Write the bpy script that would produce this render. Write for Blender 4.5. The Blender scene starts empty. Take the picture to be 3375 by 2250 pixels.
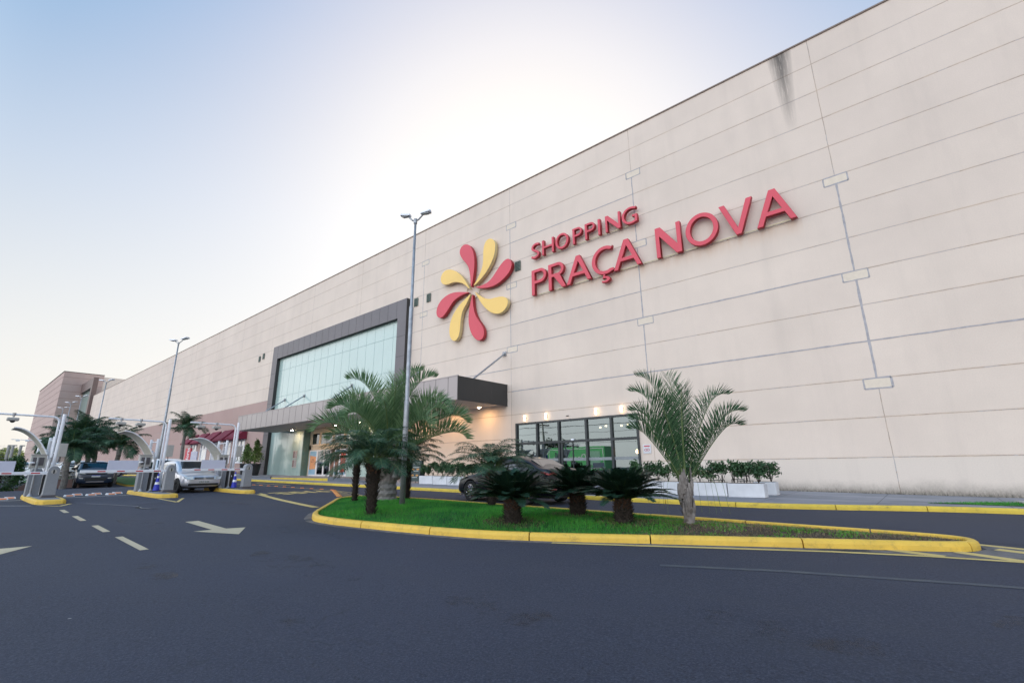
import bpy, bmesh, math, random
import numpy as np
from mathutils import Vector, Matrix, noise as mnoise
C = bpy.context.scene.collection
SC = bpy.context.scene
PI = math.pi
random.seed(7)
# ------------------------------------------------------------------ camera
CAM_H = 1.337
cam = bpy.data.cameras.new('camera'); camo = bpy.data.objects.new('camera', cam); C.objects.link(camo)
cam.lens = 16.684; cam.sensor_width = 36; cam.clip_start = .05; cam.clip_end = 3000
_pit, _rol, _yaw = math.radians(14.8928), math.radians(-.55327), math.radians(40.47)
_F = Vector((-math.sin(_yaw)*math.cos(_pit), math.cos(_yaw)*math.cos(_pit), math.sin(_pit)))
_R = Vector((math.cos(_yaw), math.sin(_yaw), 0)); _U = _R.cross(_F)
_R2 = _R*math.cos(_rol)+_U*math.sin(_rol); _U2 = -_R*math.sin(_rol)+_U*math.cos(_rol)
M = Matrix((( _R2.x,_U2.x,-_F.x,0),(_R2.y,_U2.y,-_F.y,0),(_R2.z,_U2.z,-_F.z,0),(0,0,0,1)))
M.translation = (0,0,CAM_H)
camo.matrix_world = M
SC.camera = camo
# ------------------------------------------------------------------ sky, sun, exposure
SUN_EL, SUN_AZ = 27.0, 38.0      # azimuth: degrees left of +Y, behind the mall
w = bpy.data.worlds.new('World'); SC.world = w; w.use_nodes = True
nt = w.node_tree; bg = nt.nodes['Background']
sky = nt.nodes.new('ShaderNodeTexSky'); sky.sky_type = 'NISHITA'; sky.sun_disc = False
sky.sun_elevation = math.radians(SUN_EL); sky.sun_rotation = math.radians(-SUN_AZ)
sky.air_density = 1.0; sky.dust_density = 2.6; sky.ozone_density = .8; sky.altitude = 380
gm = nt.nodes.new('ShaderNodeGamma'); gm.inputs[1].default_value = .66      # hazy, evened-out late-afternoon sky
tc = nt.nodes.new('ShaderNodeTexCoord'); sx_ = nt.nodes.new('ShaderNodeSeparateXYZ'); nt.links.new(tc.outputs['Generated'], sx_.inputs[0])
mr = nt.nodes.new('ShaderNodeMapRange'); mr.interpolation_type = 'SMOOTHSTEP'    # extra sky brightness added behind the camera to lift the shaded wall
for i, v in ((1, .0), (2, -.75), (3, .0), (4, 1.0)): mr.inputs[i].default_value = v
nt.links.new(sx_.outputs[1], mr.inputs[0])
hs = nt.nodes.new('ShaderNodeHueSaturation'); hs.inputs['Hue'].default_value = .505
ms = nt.nodes.new('ShaderNodeMapRange'); nt.links.new(sx_.outputs[2], ms.inputs[0]); nt.links.new(ms.outputs[0], hs.inputs['Saturation'])
for i, v in ((1, .05), (2, .72), (3, .2), (4, 2.25)): ms.inputs[i].default_value = v
mv = nt.nodes.new('ShaderNodeMapRange'); nt.links.new(sx_.outputs[2], mv.inputs[0]); nt.links.new(mv.outputs[0], hs.inputs['Value'])
for i, v in ((1, .0), (2, .6), (3, 1.22), (4, 1.0)): mv.inputs[i].default_value = v
vm = nt.nodes.new('ShaderNodeVectorMath'); vm.operation = 'MULTIPLY_ADD'; vm.inputs[1].default_value = (2.5,2.55,2.72)
nt.links.new(sky.outputs[0], gm.inputs[0]); nt.links.new(gm.outputs[0], hs.inputs['Color'])
v1 = nt.nodes.new('ShaderNodeVectorMath'); v1.operation = 'MULTIPLY_ADD'; v1.inputs[1].default_value = (.43,)*3; v1.inputs[2].default_value = (1,1,1)
v2 = nt.nodes.new('ShaderNodeVectorMath'); v2.operation = 'DIVIDE'     # soft shoulder, so the glow round the sun fades out smoothly
nt.links.new(hs.outputs[0], v1.inputs[0]); nt.links.new(hs.outputs[0], v2.inputs[0]); nt.links.new(v1.outputs[0], v2.inputs[1])
nt.links.new(mr.outputs[0], vm.inputs[0]); nt.links.new(v2.outputs[0], vm.inputs[2])
wm = nt.nodes.new('ShaderNodeMapRange'); nt.links.new(sx_.outputs[2], wm.inputs[0])
for i, v in ((1, .0), (2, .45), (3, 1.0), (4, .0)): wm.inputs[i].default_value = v
wx = nt.nodes.new('ShaderNodeMix'); wx.data_type = 'RGBA'; wx.inputs[6].default_value = (1,1,1,1); wx.inputs[7].default_value = (1.0,.955,.88,1); nt.links.new(wm.outputs[0], wx.inputs[0])
v4 = nt.nodes.new('ShaderNodeVectorMath'); v4.operation = 'MULTIPLY'; nt.links.new(vm.outputs[0], v4.inputs[0]); nt.links.new(wx.outputs[2], v4.inputs[1])
nt.links.new(v4.outputs[0], bg.inputs[0]); bg.inputs[1].default_value = .232
sl = bpy.data.lights.new('sun', 'SUN'); sl.energy = 3.0; sl.angle = math.radians(.5); sl.color = (1,.93,.82)
so = bpy.data.objects.new('sun', sl); C.objects.link(so)
sd = Vector((-math.sin(math.radians(SUN_AZ))*math.cos(math.radians(SUN_EL)), math.cos(math.radians(SUN_AZ))*math.cos(math.radians(SUN_EL)), math.sin(math.radians(SUN_EL))))
so.rotation_euler = sd.to_track_quat('Z','Y').to_euler(); so.location = (-20,60,60)
SC.view_settings.view_transform = 'Standard'; SC.view_settings.look = 'None'
SC.view_settings.exposure = 1.5; SC.view_settings.gamma = 1
SC.cycles.max_bounces = 8; SC.cycles.transparent_max_bounces = 12

# ------------------------------------------------------------------ ground height
def sstep(a, b, x):
    t = min(1, max(0, (x-a)/(b-a))); return t*t*(3-2*t)
def G(x, y):
    xc = min(24, max(-62, x)); yc = min(40, max(-22, y))
    z = -.0113*xc+.011*yc
    z -= .28*math.exp(-((x+42.6)/4.2)**2)*(1-sstep(9.5, 12.5, y))
    if y < -22: z -= 0.0
    return z
# ------------------------------------------------------------------ materials
def nodes(name):
    m = bpy.data.materials.new(name); m.use_nodes = True
    t = m.node_tree; return m, t, t.nodes['Principled BSDF']
def N(t, kind, **kw):
    n = t.nodes.new(kind)
    for k, v in kw.items():
        if k.startswith('i_'): n.inputs[k[2:]].default_value = v
        else: setattr(n, k, v)
    return n
def ramp(t, fac, stops):
    r = t.nodes.new('ShaderNodeValToRGB'); t.links.new(fac, r.inputs[0])
    e = r.color_ramp.elements
    while len(e) < len(stops): e.new(.5)
    for i, (p, c) in enumerate(stops):
        e[i].position = p; e[i].color = (*c, 1) if len(c) == 3 else c
    return r.outputs[0]
def mth(t, op, a, b=None, c=None, clamp=False):
    n = t.nodes.new('ShaderNodeMath'); n.operation = op; n.use_clamp = clamp
    for i, v in enumerate((a, b, c)):
        if v is None: continue
        if isinstance(v, (int, float)): n.inputs[i].default_value = v
        else: t.links.new(v, n.inputs[i])
    return n.outputs[0]
def mix(t, fac, a, b):
    n = t.nodes.new('ShaderNodeMix'); n.data_type = 'RGBA'
    for s, v in ((0, fac), (6, a), (7, b)):
        if isinstance(v, (int, float)): n.inputs[s].default_value = v
        elif isinstance(v, tuple): n.inputs[s].default_value = (*v, 1)
        else: t.links.new(v, n.inputs[s])
    return n.outputs[2]
def noise(t, scale, detail=4, rough=.55, vec=None, mapping=None):
    n = N(t, 'ShaderNodeTexNoise'); n.inputs['Scale'].default_value = scale
    n.inputs['Detail'].default_value = detail; n.inputs['Roughness'].default_value = rough
    if vec is None:
        g = t.nodes.new('ShaderNodeTexCoord'); vec = g.outputs['Object']
    if mapping:
        mp = t.nodes.new('ShaderNodeMapping'); mp.inputs['Scale'].default_value = mapping
        t.links.new(vec, mp.inputs[0]); vec = mp.outputs[0]
    t.links.new(vec, n.inputs['Vector']); return n.outputs[0]
def bump(t, p, h, strength=.3, dist=.01):
    b = t.nodes.new('ShaderNodeBump'); b.inputs['Strength'].default_value = strength
    b.inputs['Distance'].default_value = dist
    t.links.new(h, b.inputs['Height']); t.links.new(b.outputs[0], p.inputs['Normal'])
def simple(name, col, rough=.6, metal=0, var=.12, scale=6, bmp=0, bscale=60, coat=0, spec=.5):
    m, t, p = nodes(name)
    f = noise(t, scale, 5)
    d = tuple(max(0, c*(1-var)) for c in col); l = tuple(min(1, c*(1+var)) for c in col)
    t.links.new(ramp(t, f, [(.3, d), (.7, l)]), p.inputs['Base Color'])
    p.inputs['Roughness'].default_value = rough; p.inputs['Metallic'].default_value = metal
    p.inputs['Coat Weight'].default_value = coat; p.inputs['Specular IOR Level'].default_value = spec
    if bmp: bump(t, p, noise(t, bscale, 3), bmp)
    return m
def emis(name, col, s):
    m, t, p = nodes(name); p.inputs['Base Color'].default_value = (*col, 1)
    p.inputs['Emission Color'].default_value = (*col, 1); p.inputs['Emission Strength'].default_value = s
    return m
def objsep(t):
    g = t.nodes.new('ShaderNodeTexCoord'); s = t.nodes.new('ShaderNodeSeparateXYZ')
    t.links.new(g.outputs['Object'], s.inputs[0]); return g.outputs['Object'], s.outputs

Z_ROOF, ROW0, ROWH = 19.10, 1.224, 1.3589
JX0, JDX = -.96, 8.52
def wall_mat(name, base, low=None, pink=None, joints=True, streak=False):
    m, t, p = nodes(name)
    vec, (X, Y, Z) = objsep(t)
    v = noise(t, .35, 6, .6); v2 = noise(t, 1.0, 5, .6, mapping=(1.2, 1.2, .12)); fine = noise(t, 28, 4, .8)
    col = ramp(t, v, [(.25, tuple(c*.91 for c in base)), (.75, tuple(min(1, c*1.05) for c in base))])
    if low:
        # lowest panel course is paler and greyer
        z0 = Z_ROOF-ROW0-12*ROWH
        col = mix(t, mth(t, 'LESS_THAN', Z, z0), col, low)
    if pink:
        px = mth(t, 'LESS_THAN', X, -51.0)
        pz = mth(t, 'LESS_THAN', Z, 8.36)
        a = mth(t, 'MULTIPLY', px, pz)
        # paler base course hidden behind the planting
        pn = ramp(t, v, [(.25, tuple(c*.93 for c in pink)), (.75, tuple(c*1.05 for c in pink))])
        col = mix(t, a, col, pn)
    # weather streaks running down
    st = mth(t, 'MULTIPLY', ramp(t, v2, [(.50, (0,0,0)), (.74, (1,1,1))]), .14)
    col = mix(t, st, col, (.38, .33, .30))
    col = mix(t, mth(t, 'MULTIPLY', ramp(t, fine, [(.42, (0,0,0)), (.68, (1,1,1))]), .16), col, (.36, .30, .27))
    if joints:
        pid = t.nodes.new('ShaderNodeCombineXYZ')
        t.links.new(mth(t, 'FLOOR', mth(t, 'DIVIDE', mth(t, 'SUBTRACT', X, JX0), JDX)), pid.inputs[0]); t.links.new(mth(t, 'FLOOR', mth(t, 'DIVIDE', mth(t, 'SUBTRACT', Z_ROOF-ROW0, Z), ROWH)), pid.inputs[2])
        wn = t.nodes.new('ShaderNodeTexWhiteNoise'); t.links.new(pid.outputs[0], wn.inputs['Vector'])
        col = mix(t, mth(t, 'MULTIPLY', wn.outputs['Value'], .10), col, (.50, .41, .37))
        wob = mth(t, 'MULTIPLY', mth(t, 'SUBTRACT', noise(t, 2.2, 4, .7), .5), .03)
        rr = mth(t, 'DIVIDE', mth(t, 'SUBTRACT', Z_ROOF-ROW0, mth(t, 'ADD', Z, wob)), ROWH)
        fr = mth(t, 'ABSOLUTE', mth(t, 'SUBTRACT', mth(t, 'FRACT', mth(t, 'ADD', rr, .5)), .5))
        wid = mth(t, 'MULTIPLY_ADD', noise(t, .9, 4, .8), .019, .001)
        lh = mth(t, 'LESS_THAN', fr, wid)
        soft = mth(t, 'SUBTRACT', 1, mth(t, 'DIVIDE', fr, .05), clamp=True)
        above = mth(t, 'GREATER_THAN', rr, -.3)
        lh = mth(t, 'MULTIPLY', lh, above); soft = mth(t, 'MULTIPLY', soft, above)
        wob2 = mth(t, 'MULTIPLY', mth(t, 'SUBTRACT', noise(t, 1.7, 4, .7), .5), .035)
        vv = mth(t, 'DIVIDE', mth(t, 'SUBTRACT', mth(t, 'ADD', X, wob2), JX0), JDX)
        fv = mth(t, 'ABSOLUTE', mth(t, 'SUBTRACT', mth(t, 'FRACT', mth(t, 'ADD', vv, .5)), .5))
        lv = mth(t, 'LESS_THAN', fv, mth(t, 'MULTIPLY_ADD', noise(t, 1.1, 4, .8), .0035, -.0002))
        line = mth(t, 'MAXIMUM', lh, lv)
        jc = ramp(t, noise(t, .5, 5, .8), [(.38, (.50,.37,.27)), (.50, (.30,.22,.17)), (.57, (.36,.34,.36)), (.75, (.52,.40,.30))])
        col = mix(t, mth(t, 'MULTIPLY', soft, mth(t, 'MULTIPLY', noise(t, .8, 4), .33)), col, (.52, .37, .25))
        col = mix(t, mth(t, 'MULTIPLY', line, .72), col, jc)
        h = mth(t, 'SUBTRACT', mth(t, 'MULTIPLY', fine, .3), line)
    else: h = fine
    if streak:
        # mildew run below the coping, and spill at the joints under it
        dx = mth(t, 'ABSOLUTE', mth(t, 'SUBTRACT', X, mth(t, 'MULTIPLY_ADD', mth(t, 'SUBTRACT', Z, 16), -.0, -2.05)))
        top = mth(t, 'SUBTRACT', Z_ROOF, Z)
        wdt = mth(t, 'SUBTRACT', .50, mth(t, 'MULTIPLY', top, .075))
        core = mth(t, 'SUBTRACT', 1, mth(t, 'DIVIDE', dx, wdt), clamp=True)
        fade = mth(t, 'SUBTRACT', 1, mth(t, 'DIVIDE', top, 4.0), clamp=True)
        sn = ramp(t, noise(t, 1, 7, .75, mapping=(12, 1, .8)), [(.27, (0,0,0)), (.50, (1,1,1))])
        amt = mth(t, 'MULTIPLY', mth(t, 'MULTIPLY', mth(t, 'POWER', core, .7), mth(t, 'POWER', fade, .8)), sn)
        col = mix(t, mth(t, 'MULTIPLY', amt, 1.0, clamp=True), col, (.075, .07, .065))
        # rusty run-off below the big letters and the emblem
        rz = mth(t, 'MULTIPLY', mth(t, 'SUBTRACT', 1, mth(t, 'DIVIDE', mth(t, 'SUBTRACT', 11.08, Z), .85), clamp=True), mth(t, 'LESS_THAN', Z, 11.08))
        rx = mth(t, 'MULTIPLY', mth(t, 'GREATER_THAN', X, -16.2), mth(t, 'LESS_THAN', X, -2.3))
        rn = ramp(t, noise(t, 1, 5, .7, mapping=(3.5, 1, .35)), [(.36, (0,0,0)), (.70, (1,1,1))])
        col = mix(t, mth(t, 'MULTIPLY', mth(t, 'MULTIPLY', mth(t, 'POWER', rz, 1.4), rx), mth(t, 'MULTIPLY_ADD', rn, .42, .10)), col, (.56, .34, .19))
        # grime creeping up from the pavement
        gz = mth(t, 'ADD', Z, mth(t, 'MULTIPLY', X, .0113))
        gh = mth(t, 'SUBTRACT', 1, mth(t, 'DIVIDE', mth(t, 'SUBTRACT', gz, .34), mth(t, 'MULTIPLY', noise(t, .55, 5, .7), 1.0)), clamp=True)
        gn = ramp(t, noise(t, 1, 8, .85, mapping=(16,1,7)), [(.30, (0,0,0)), (.75, (1,1,1))])
        am = mth(t, 'MULTIPLY', mth(t, 'POWER', gh, 1.7), mth(t, 'ADD', mth(t, 'MULTIPLY', gn, 1.1), .45))
        col = mix(t, mth(t, 'MULTIPLY', am, .95, clamp=True), col, (.07, .065, .05))
    t.links.new(col, p.inputs['Base Color']); p.inputs['Roughness'].default_value = .85
    p.inputs['Specular IOR Level'].default_value = .25
    bump(t, p, h, .35, .02)
    return m
CREAM = (.74, .625, .535)
M_wall = wall_mat('painted_precast', CREAM, low=(.70, .61, .53), pink=(.43, .295, .265), streak=True)
M_far = wall_mat('painted_precast_far', (.72,.62,.54))
M_farpink = wall_mat('pink_precast_far', (.52,.385,.345))

def asphalt(name, base=.027, blue=2.0):
    m, t, p = nodes(name)
    big = noise(t, .12, 5, .6); mid = noise(t, 1.3, 6, .7); fine = noise(t, 52, 3, .9); grit = noise(t, 30, 4, .8)
    c1 = (base*.66, base*.78, base*.70*blue); c2 = (base*1.28, base*1.44, base*1.2*blue)
    col = ramp(t, big, [(.3, c1), (.7, c2)])
    col = mix(t, mth(t, 'MULTIPLY', ramp(t, mid, [(.45, (0,0,0)), (.8, (1,1,1))]), .35), col, (base*1.5, base*1.6, base*2.2))
    col = mix(t, mth(t, 'MULTIPLY', ramp(t, fine, [(.47, (0,0,0)), (.62, (1,1,1))]), .8), col, (base*2.4, base*2.8, base*3.9))
    col = mix(t, mth(t, 'MULTIPLY', ramp(t, grit, [(.5, (1,1,1)), (.35, (0,0,0))]), .0), col, (0,0,0))
    dk = ramp(t, grit, [(.3, (1,1,1)), (.46, (0,0,0))])
    col = mix(t, mth(t, 'MULTIPLY', dk, .7), col, (base*.35, base*.35, base*.4))
    # worn tyre bands running along the lanes, dusty streaks
    tr = noise(t, 1, 4, .6, mapping=(.05, .9, 1))
    col = mix(t, mth(t, 'MULTIPLY', ramp(t, tr, [(.45, (0,0,0)), (.75, (1,1,1))]), .28), col, (base*1.7, base*1.8, base*2.2))
    vo = N(t, 'ShaderNodeTexVoronoi', feature='DISTANCE_TO_EDGE'); vo.inputs['Scale'].default_value = .55
    g = t.nodes.new('ShaderNodeTexCoord'); nz = N(t, 'ShaderNodeTexNoise'); nz.inputs['Scale'].default_value = 1.6; nz.inputs['Detail'].default_value = 5
    t.links.new(g.outputs['Object'], nz.inputs[0])
    ad = N(t, 'ShaderNodeVectorMath', operation='MULTIPLY_ADD'); ad.inputs[1].default_value = (.9,.9,.9)
    t.links.new(nz.outputs[1], ad.inputs[0]); t.links.new(g.outputs['Object'], ad.inputs[2]); t.links.new(ad.outputs[0], vo.inputs['Vector'])
    cr = mth(t, 'LESS_THAN', vo.outputs['Distance'], .006)
    cr = mth(t, 'MULTIPLY', cr, ramp(t, noise(t, .22, 3), [(.60, (0,0,0)), (.66, (1,1,1))]))
    col = mix(t, mth(t, 'MULTIPLY', cr, .4), col, (base*.5,)*3)
    # pale flecks: chips and litter
    v2 = N(t, 'ShaderNodeTexVoronoi'); v2.inputs['Scale'].default_value = 1.4; t.links.new(g.outputs['Object'], v2.inputs['Vector'])
    fl = mth(t, 'LESS_THAN', v2.outputs['Distance'], .022)
    col = mix(t, mth(t, 'MULTIPLY', fl, .8), col, (.34,.33,.31))
    t.links.new(col, p.inputs['Base Color']); p.inputs['Roughness'].default_value = .82
    p.inputs['Specular IOR Level'].default_value = .35
    bump(t, p, mth(t, 'ADD', fine, mth(t, 'MULTIPLY', grit, 1.5)), .8, .006)
    return m
M_asph = asphalt('asphalt'); M_asph2 = asphalt('asphalt_lane', .036, 2.0)

def worn_paint(name, col, under=(.05,.05,.055), wear=.5, scale=9):
    m, t, p = nodes(name)
    f = noise(t, scale, 7, .75); g2 = noise(t, .8, 3)
    c = ramp(t, g2, [(.3, tuple(x*.86 for x in col)), (.7, tuple(min(1,x*1.06) for x in col))])
    w_ = ramp(t, f, [(wear-.06, (1,1,1)), (wear+.03, (0,0,0))])
    c = mix(t, w_, c, under)
    g3 = noise(t, 90, 3, .8); c = mix(t, mth(t, 'MULTIPLY', ramp(t, g3, [(.45,(0,0,0)),(.7,(1,1,1))]), .25), c, tuple(x*.5 for x in col))
    t.links.new(c, p.inputs['Base Color']); p.inputs['Roughness'].default_value = .75
    bump(t, p, g3, .4, .004)
    return m
M_yel_mark = worn_paint('worn_yellow_marking', (.60,.45,.16), wear=.36)
M_cream_mark = worn_paint('worn_cream_marking', (.52,.44,.30), wear=.34)
M_white_mark = worn_paint('worn_white_marking', (.55,.53,.50), wear=.40)
M_faded = worn_paint('ghost_marking', (.085,.092,.095), under=(.052,.061,.08), wear=.55, scale=5)

def kerb_mat(name, col=(.74,.47,.065), dark=.65):
    m, t, p = nodes(name)
    vec, (X, Y, Z) = objsep(t)
    c = ramp(t, noise(t, 1.4, 6, .65), [(.25, tuple(x*.80 for x in col)), (.7, tuple(min(1,x*1.08) for x in col))])
    dirt = ramp(t, noise(t, 6, 9, .85), [(.52, (0,0,0)), (.72, (1,1,1))])
    c = mix(t, mth(t, 'MULTIPLY', dirt, dark), c, (.10,.085,.05))
    blot = ramp(t, noise(t, .45, 5, .7), [(.63, (0,0,0)), (.72, (1,1,1))])
    spots = ramp(t, noise(t, 20, 5, .8), [(.42, (0,0,0)), (.55, (1,1,1))])
    c = mix(t, mth(t, 'MULTIPLY', mth(t, 'MULTIPLY', blot, spots), .7), c, (.07,.065,.04))
    t.links.new(c, p.inputs['Base Color']); p.inputs['Roughness'].default_value = .62
    bump(t, p, noise(t, 30, 5, .7), .35, .01)
    return m
M_kerb = kerb_mat('yellow_painted_kerb'); M_kerb2 = kerb_mat('yellow_pavement_kerb', (.66,.47,.05), .75)
M_conc = simple('concrete', (.25,.25,.26), .85, var=.25, scale=1.2, bmp=.3)
M_pave = simple('paving_concrete', (.20,.205,.23), .85, var=.22, scale=.8, bmp=.3)
M_slab = simple('pale_slab', (.36,.35,.33), .85, var=.15, scale=3, bmp=.3)
M_planter = simple('white_painted_concrete', (.62,.62,.64), .7, var=.10, scale=2.5, bmp=.2)
M_soil = simple('soil', (.075,.05,.035), .95, var=.45, scale=9, bmp=.9, bscale=30)
M_red = simple('red_sign_acrylic', (.63,.055,.085), .42, var=.05, scale=.6)
M_yellow = simple('yellow_sign_acrylic', (.86,.56,.15), .42, var=.05, scale=.6)
M_rail = simple('brass_rail', (.42,.37,.22), .4, .6)
M_redshade = simple('shaded_red_sign_return', (.36,.02,.03), .5, var=.1)  # deeper red paints shade onto the sides of letters and red petals
M_yelside = simple('cream_sign_return', (.62,.50,.26), .5, var=.1)
M_sealant = simple('grey_sealant', (.38,.36,.375), .8, var=.18, scale=6)
M_patch = simple('patched_panel', (.70,.60,.49), .85, var=.06)
M_acm = simple('dark_composite_panel', (.115,.105,.115), .42, .25, var=.10, scale=.5)
M_acm_l = simple('champagne_composite_panel', (.31,.28,.28), .38, .45, var=.08, scale=.4)
M_acm_d = simple('charcoal_composite_panel', (.035,.035,.035), .55, var=.1, scale=.5)
M_soffit = simple('canopy_soffit', (.34,.32,.31), .6, var=.05, scale=.5)
M_seam = simple('dark_seam', (.06,.055,.055), .8)
M_black = simple('black_frame', (.018,.02,.022), .4)
M_dark = simple('dark_interior', (.03,.027,.025), .8)
M_white = simple('white_powder_coat', (.82,.82,.86), .4, var=.04)
M_whitepanel = simple('white_boom_panel', (.62,.62,.74), .5, var=.03)
M_grey = simple('grey_machine_paint', (.26,.265,.285), .5, var=.05, bmp=.1)
M_beige = simple('beige_machine_paint', (.42,.40,.37), .55, var=.05)
M_galv = simple('galvanised_steel', (.33,.34,.36), .45, .5, var=.2, scale=8)
M_steel = simple('brushed_steel', (.5,.5,.52), .3, .9)
M_redtape = simple('red_reflector', (.55,.02,.03), .4)
M_orange = simple('orange_reflector', (.75,.20,.03), .4)
M_blue = simple('blue_plastic', (.02,.035,.42), .45)
M_rubber = simple('black_rubber', (.016,.016,.017), .75)
M_maroon = simple('maroon_canvas', (.16,.012,.035), .8, var=.18, scale=1)
M_lamp = emis('warm_lamp', (1,.74,.45), 3.2)
M_pink = simple('pink_rendered_wall', (.36,.235,.215), .9, var=.1, scale=1, bmp=.2)
M_tealblack = simple('chalkboard', (.03,.05,.05), .6)
M_chrome = simple('chrome', (.7,.7,.72), .12, 1, var=0)
M_plate = simple('licence_plate', (.6,.62,.62), .5)
M_lens = simple('lamp_lens', (.55,.57,.55), .12, coat=1)
M_redlens = simple('tail_lens', (.35,.01,.01), .15, coat=1)
M_cloth = simple('denim_blue_cloth', (.08,.12,.22), .9)
M_hair = simple('dark_hair', (.012,.01,.01), .6)
M_skin = simple('skin', (.35,.19,.13), .6)
def glass(name, tint=(.8,.9,.88), refl=.5, rough=.01, ior=1.45, gcol=(.92,.95,.96)):
    m = bpy.data.materials.new(name); m.use_nodes = True; t = m.node_tree
    t.nodes.remove(t.nodes['Principled BSDF']); out = t.nodes['Material Output']
    tr = t.nodes.new('ShaderNodeBsdfTransparent'); tr.inputs[0].default_value = (*tint, 1)
    gl = t.nodes.new('ShaderNodeBsdfGlossy'); gl.inputs['Roughness'].default_value = rough
    gl.inputs['Color'].default_value = (*gcol,1)
    fr = t.nodes.new('ShaderNodeFresnel'); fr.inputs[0].default_value = ior
    wv = noise(t, .6, 2); b = t.nodes.new('ShaderNodeBump'); b.inputs['Strength'].default_value = .05; b.inputs['Distance'].default_value = .05
    t.links.new(wv, b.inputs['Height']); t.links.new(b.outputs[0], gl.inputs['Normal'])
    f = mth(t, 'ADD', mth(t, 'MULTIPLY', fr.outputs[0], 1.0), refl, clamp=True)
    mx = t.nodes.new('ShaderNodeMixShader'); t.links.new(f, mx.inputs[0]); t.links.new(tr.outputs[0], mx.inputs[1]); t.links.new(gl.outputs[0], mx.inputs[2])
    t.links.new(mx.outputs[0], out.inputs[0]); return m
M_glass = glass('reflective_shop_glass', (.35,.42,.42), .55, gcol=(.24,.28,.29))
M_glass2 = glass('clear_glass', (.75,.8,.8), .08)
def teal_mat():
    m, t, p = nodes('teal_spandrel_glass'); vec, (X, Y, Z) = objsep(t)
    c = ramp(t, noise(t, .25, 3), [(.3, (.37,.49,.46)), (.7, (.41,.535,.505))])
    t.links.new(c, p.inputs['Base Color']); p.inputs['Roughness'].default_value = .22
    p.inputs['Coat Weight'].default_value = .6; p.inputs['Coat Roughness'].default_value = .06
    bump(t, p, noise(t, .5, 2), .04, .05)
    return m
M_teal = teal_mat()
M_carglass = simple('car_window', (.02,.025,.03), .05, coat=1, var=0)
def carpaint(name, col, metal=.5, coat=1): 
    m, t, p = nodes(name); p.inputs['Base Color'].default_value = (*col, 1); p.inputs['Metallic'].default_value = metal
    p.inputs['Roughness'].default_value = .32; p.inputs['Coat Weight'].default_value = coat; p.inputs['Coat Roughness'].default_value = .03; p.inputs['Specular IOR Level'].default_value = .5*coat
    bump(t, p, noise(t, 700, 2), .03, .001); return m
M_silver = carpaint('silver_car_paint', (.62,.62,.66), .55); M_blackcar = carpaint('black_car_paint', (.006,.008,.014), 0, .45)
M_navy = carpaint('dark_blue_car_paint', (.016,.03,.06), .4); M_whitecar = carpaint('white_car_paint', (.7,.7,.72), 0)
def leafmat(name, col, col2, trans=.25, rough=.5, big=1.7):
    m = bpy.data.materials.new(name); m.use_nodes = True; t = m.node_tree; p = t.nodes['Principled BSDF']; out = t.nodes['Material Output']
    g = t.nodes.new('ShaderNodeNewGeometry')
    r = mth(t, 'ADD', mth(t, 'MULTIPLY', g.outputs['Random Per Island'], .55), mth(t, 'MULTIPLY', ramp(t, noise(t, big, 4), [(.3, (0,0,0)), (.7, (1,1,1))]), .45))
    c = ramp(t, r, [(.15, col), (.8, col2)])
    t.links.new(c, p.inputs['Base Color']); p.inputs['Roughness'].default_value = rough; p.inputs['Specular IOR Level'].default_value = .4
    tl = t.nodes.new('ShaderNodeBsdfTranslucent'); t.links.new(c, tl.inputs[0])
    mx = t.nodes.new('ShaderNodeMixShader'); mx.inputs[0].default_value = trans
    t.links.new(p.outputs[0], mx.inputs[1]); t.links.new(tl.outputs[0], mx.inputs[2]); t.links.new(mx.outputs[0], out.inputs[0]); return m
M_frondA = leafmat('grey_green_frond', (.07,.145,.062), (.19,.30,.14))
M_frondE = leafmat('green_feather_frond', (.03,.08,.035), (.09,.18,.08))
M_frondB = leafmat('dark_feather_frond', (.02,.055,.028), (.055,.12,.06))
M_frondC = leafmat('cycad_frond', (.010,.032,.018), (.024,.062,.036), .15, .4)
M_frondD = leafmat('royal_palm_frond', (.02,.055,.03), (.06,.13,.06))
M_spear = leafmat('spear_leaf', (.12,.30,.05), (.16,.36,.08))
M_rachis = simple('frond_stem', (.12,.17,.06), .6, var=.25)
M_rachisc = simple('cycad_stem', (.035,.065,.015), .6, var=.25)
M_shrub = leafmat('shrub_leaf', (.02,.06,.025), (.06,.13,.05), .15)
M_lshrub = leafmat('light_shrub_leaf', (.07,.12,.03), (.16,.24,.07), .2)
M_hedge = leafmat('hedge_leaf', (.018,.055,.015), (.05,.12,.03), .15)
M_fartree = leafmat('far_tree_leaf', (.08,.12,.03), (.22,.26,.08), .2)
M_grass = leafmat('lawn_grass', (.006,.12,.03), (.10,.45,.05), .35, big=.8)
M_litter = leafmat('dry_grass', (.13,.10,.05), (.25,.19,.11), .1)
M_weed = leafmat('weed_leaf', (.07,.22,.02), (.13,.32,.04), .2)
M_bark = simple('dark_fibrous_bark', (.032,.024,.019), .95, var=.6, scale=22, bmp=1, bscale=45)
M_barkred = simple('brown_leaf_bases', (.085,.042,.024), .9, var=.5, scale=25, bmp=1, bscale=45)
M_boot = simple('grey_leaf_boots', (.19,.165,.15), .8, var=.4, scale=8, bmp=.6, bscale=25)
M_barkgrey = simple('ringed_grey_bark', (.17,.16,.15), .9, var=.35, scale=8, bmp=.6)
M_shaft = simple('pale_crownshaft', (.33,.32,.29), .7, var=.25, scale=6)

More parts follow.
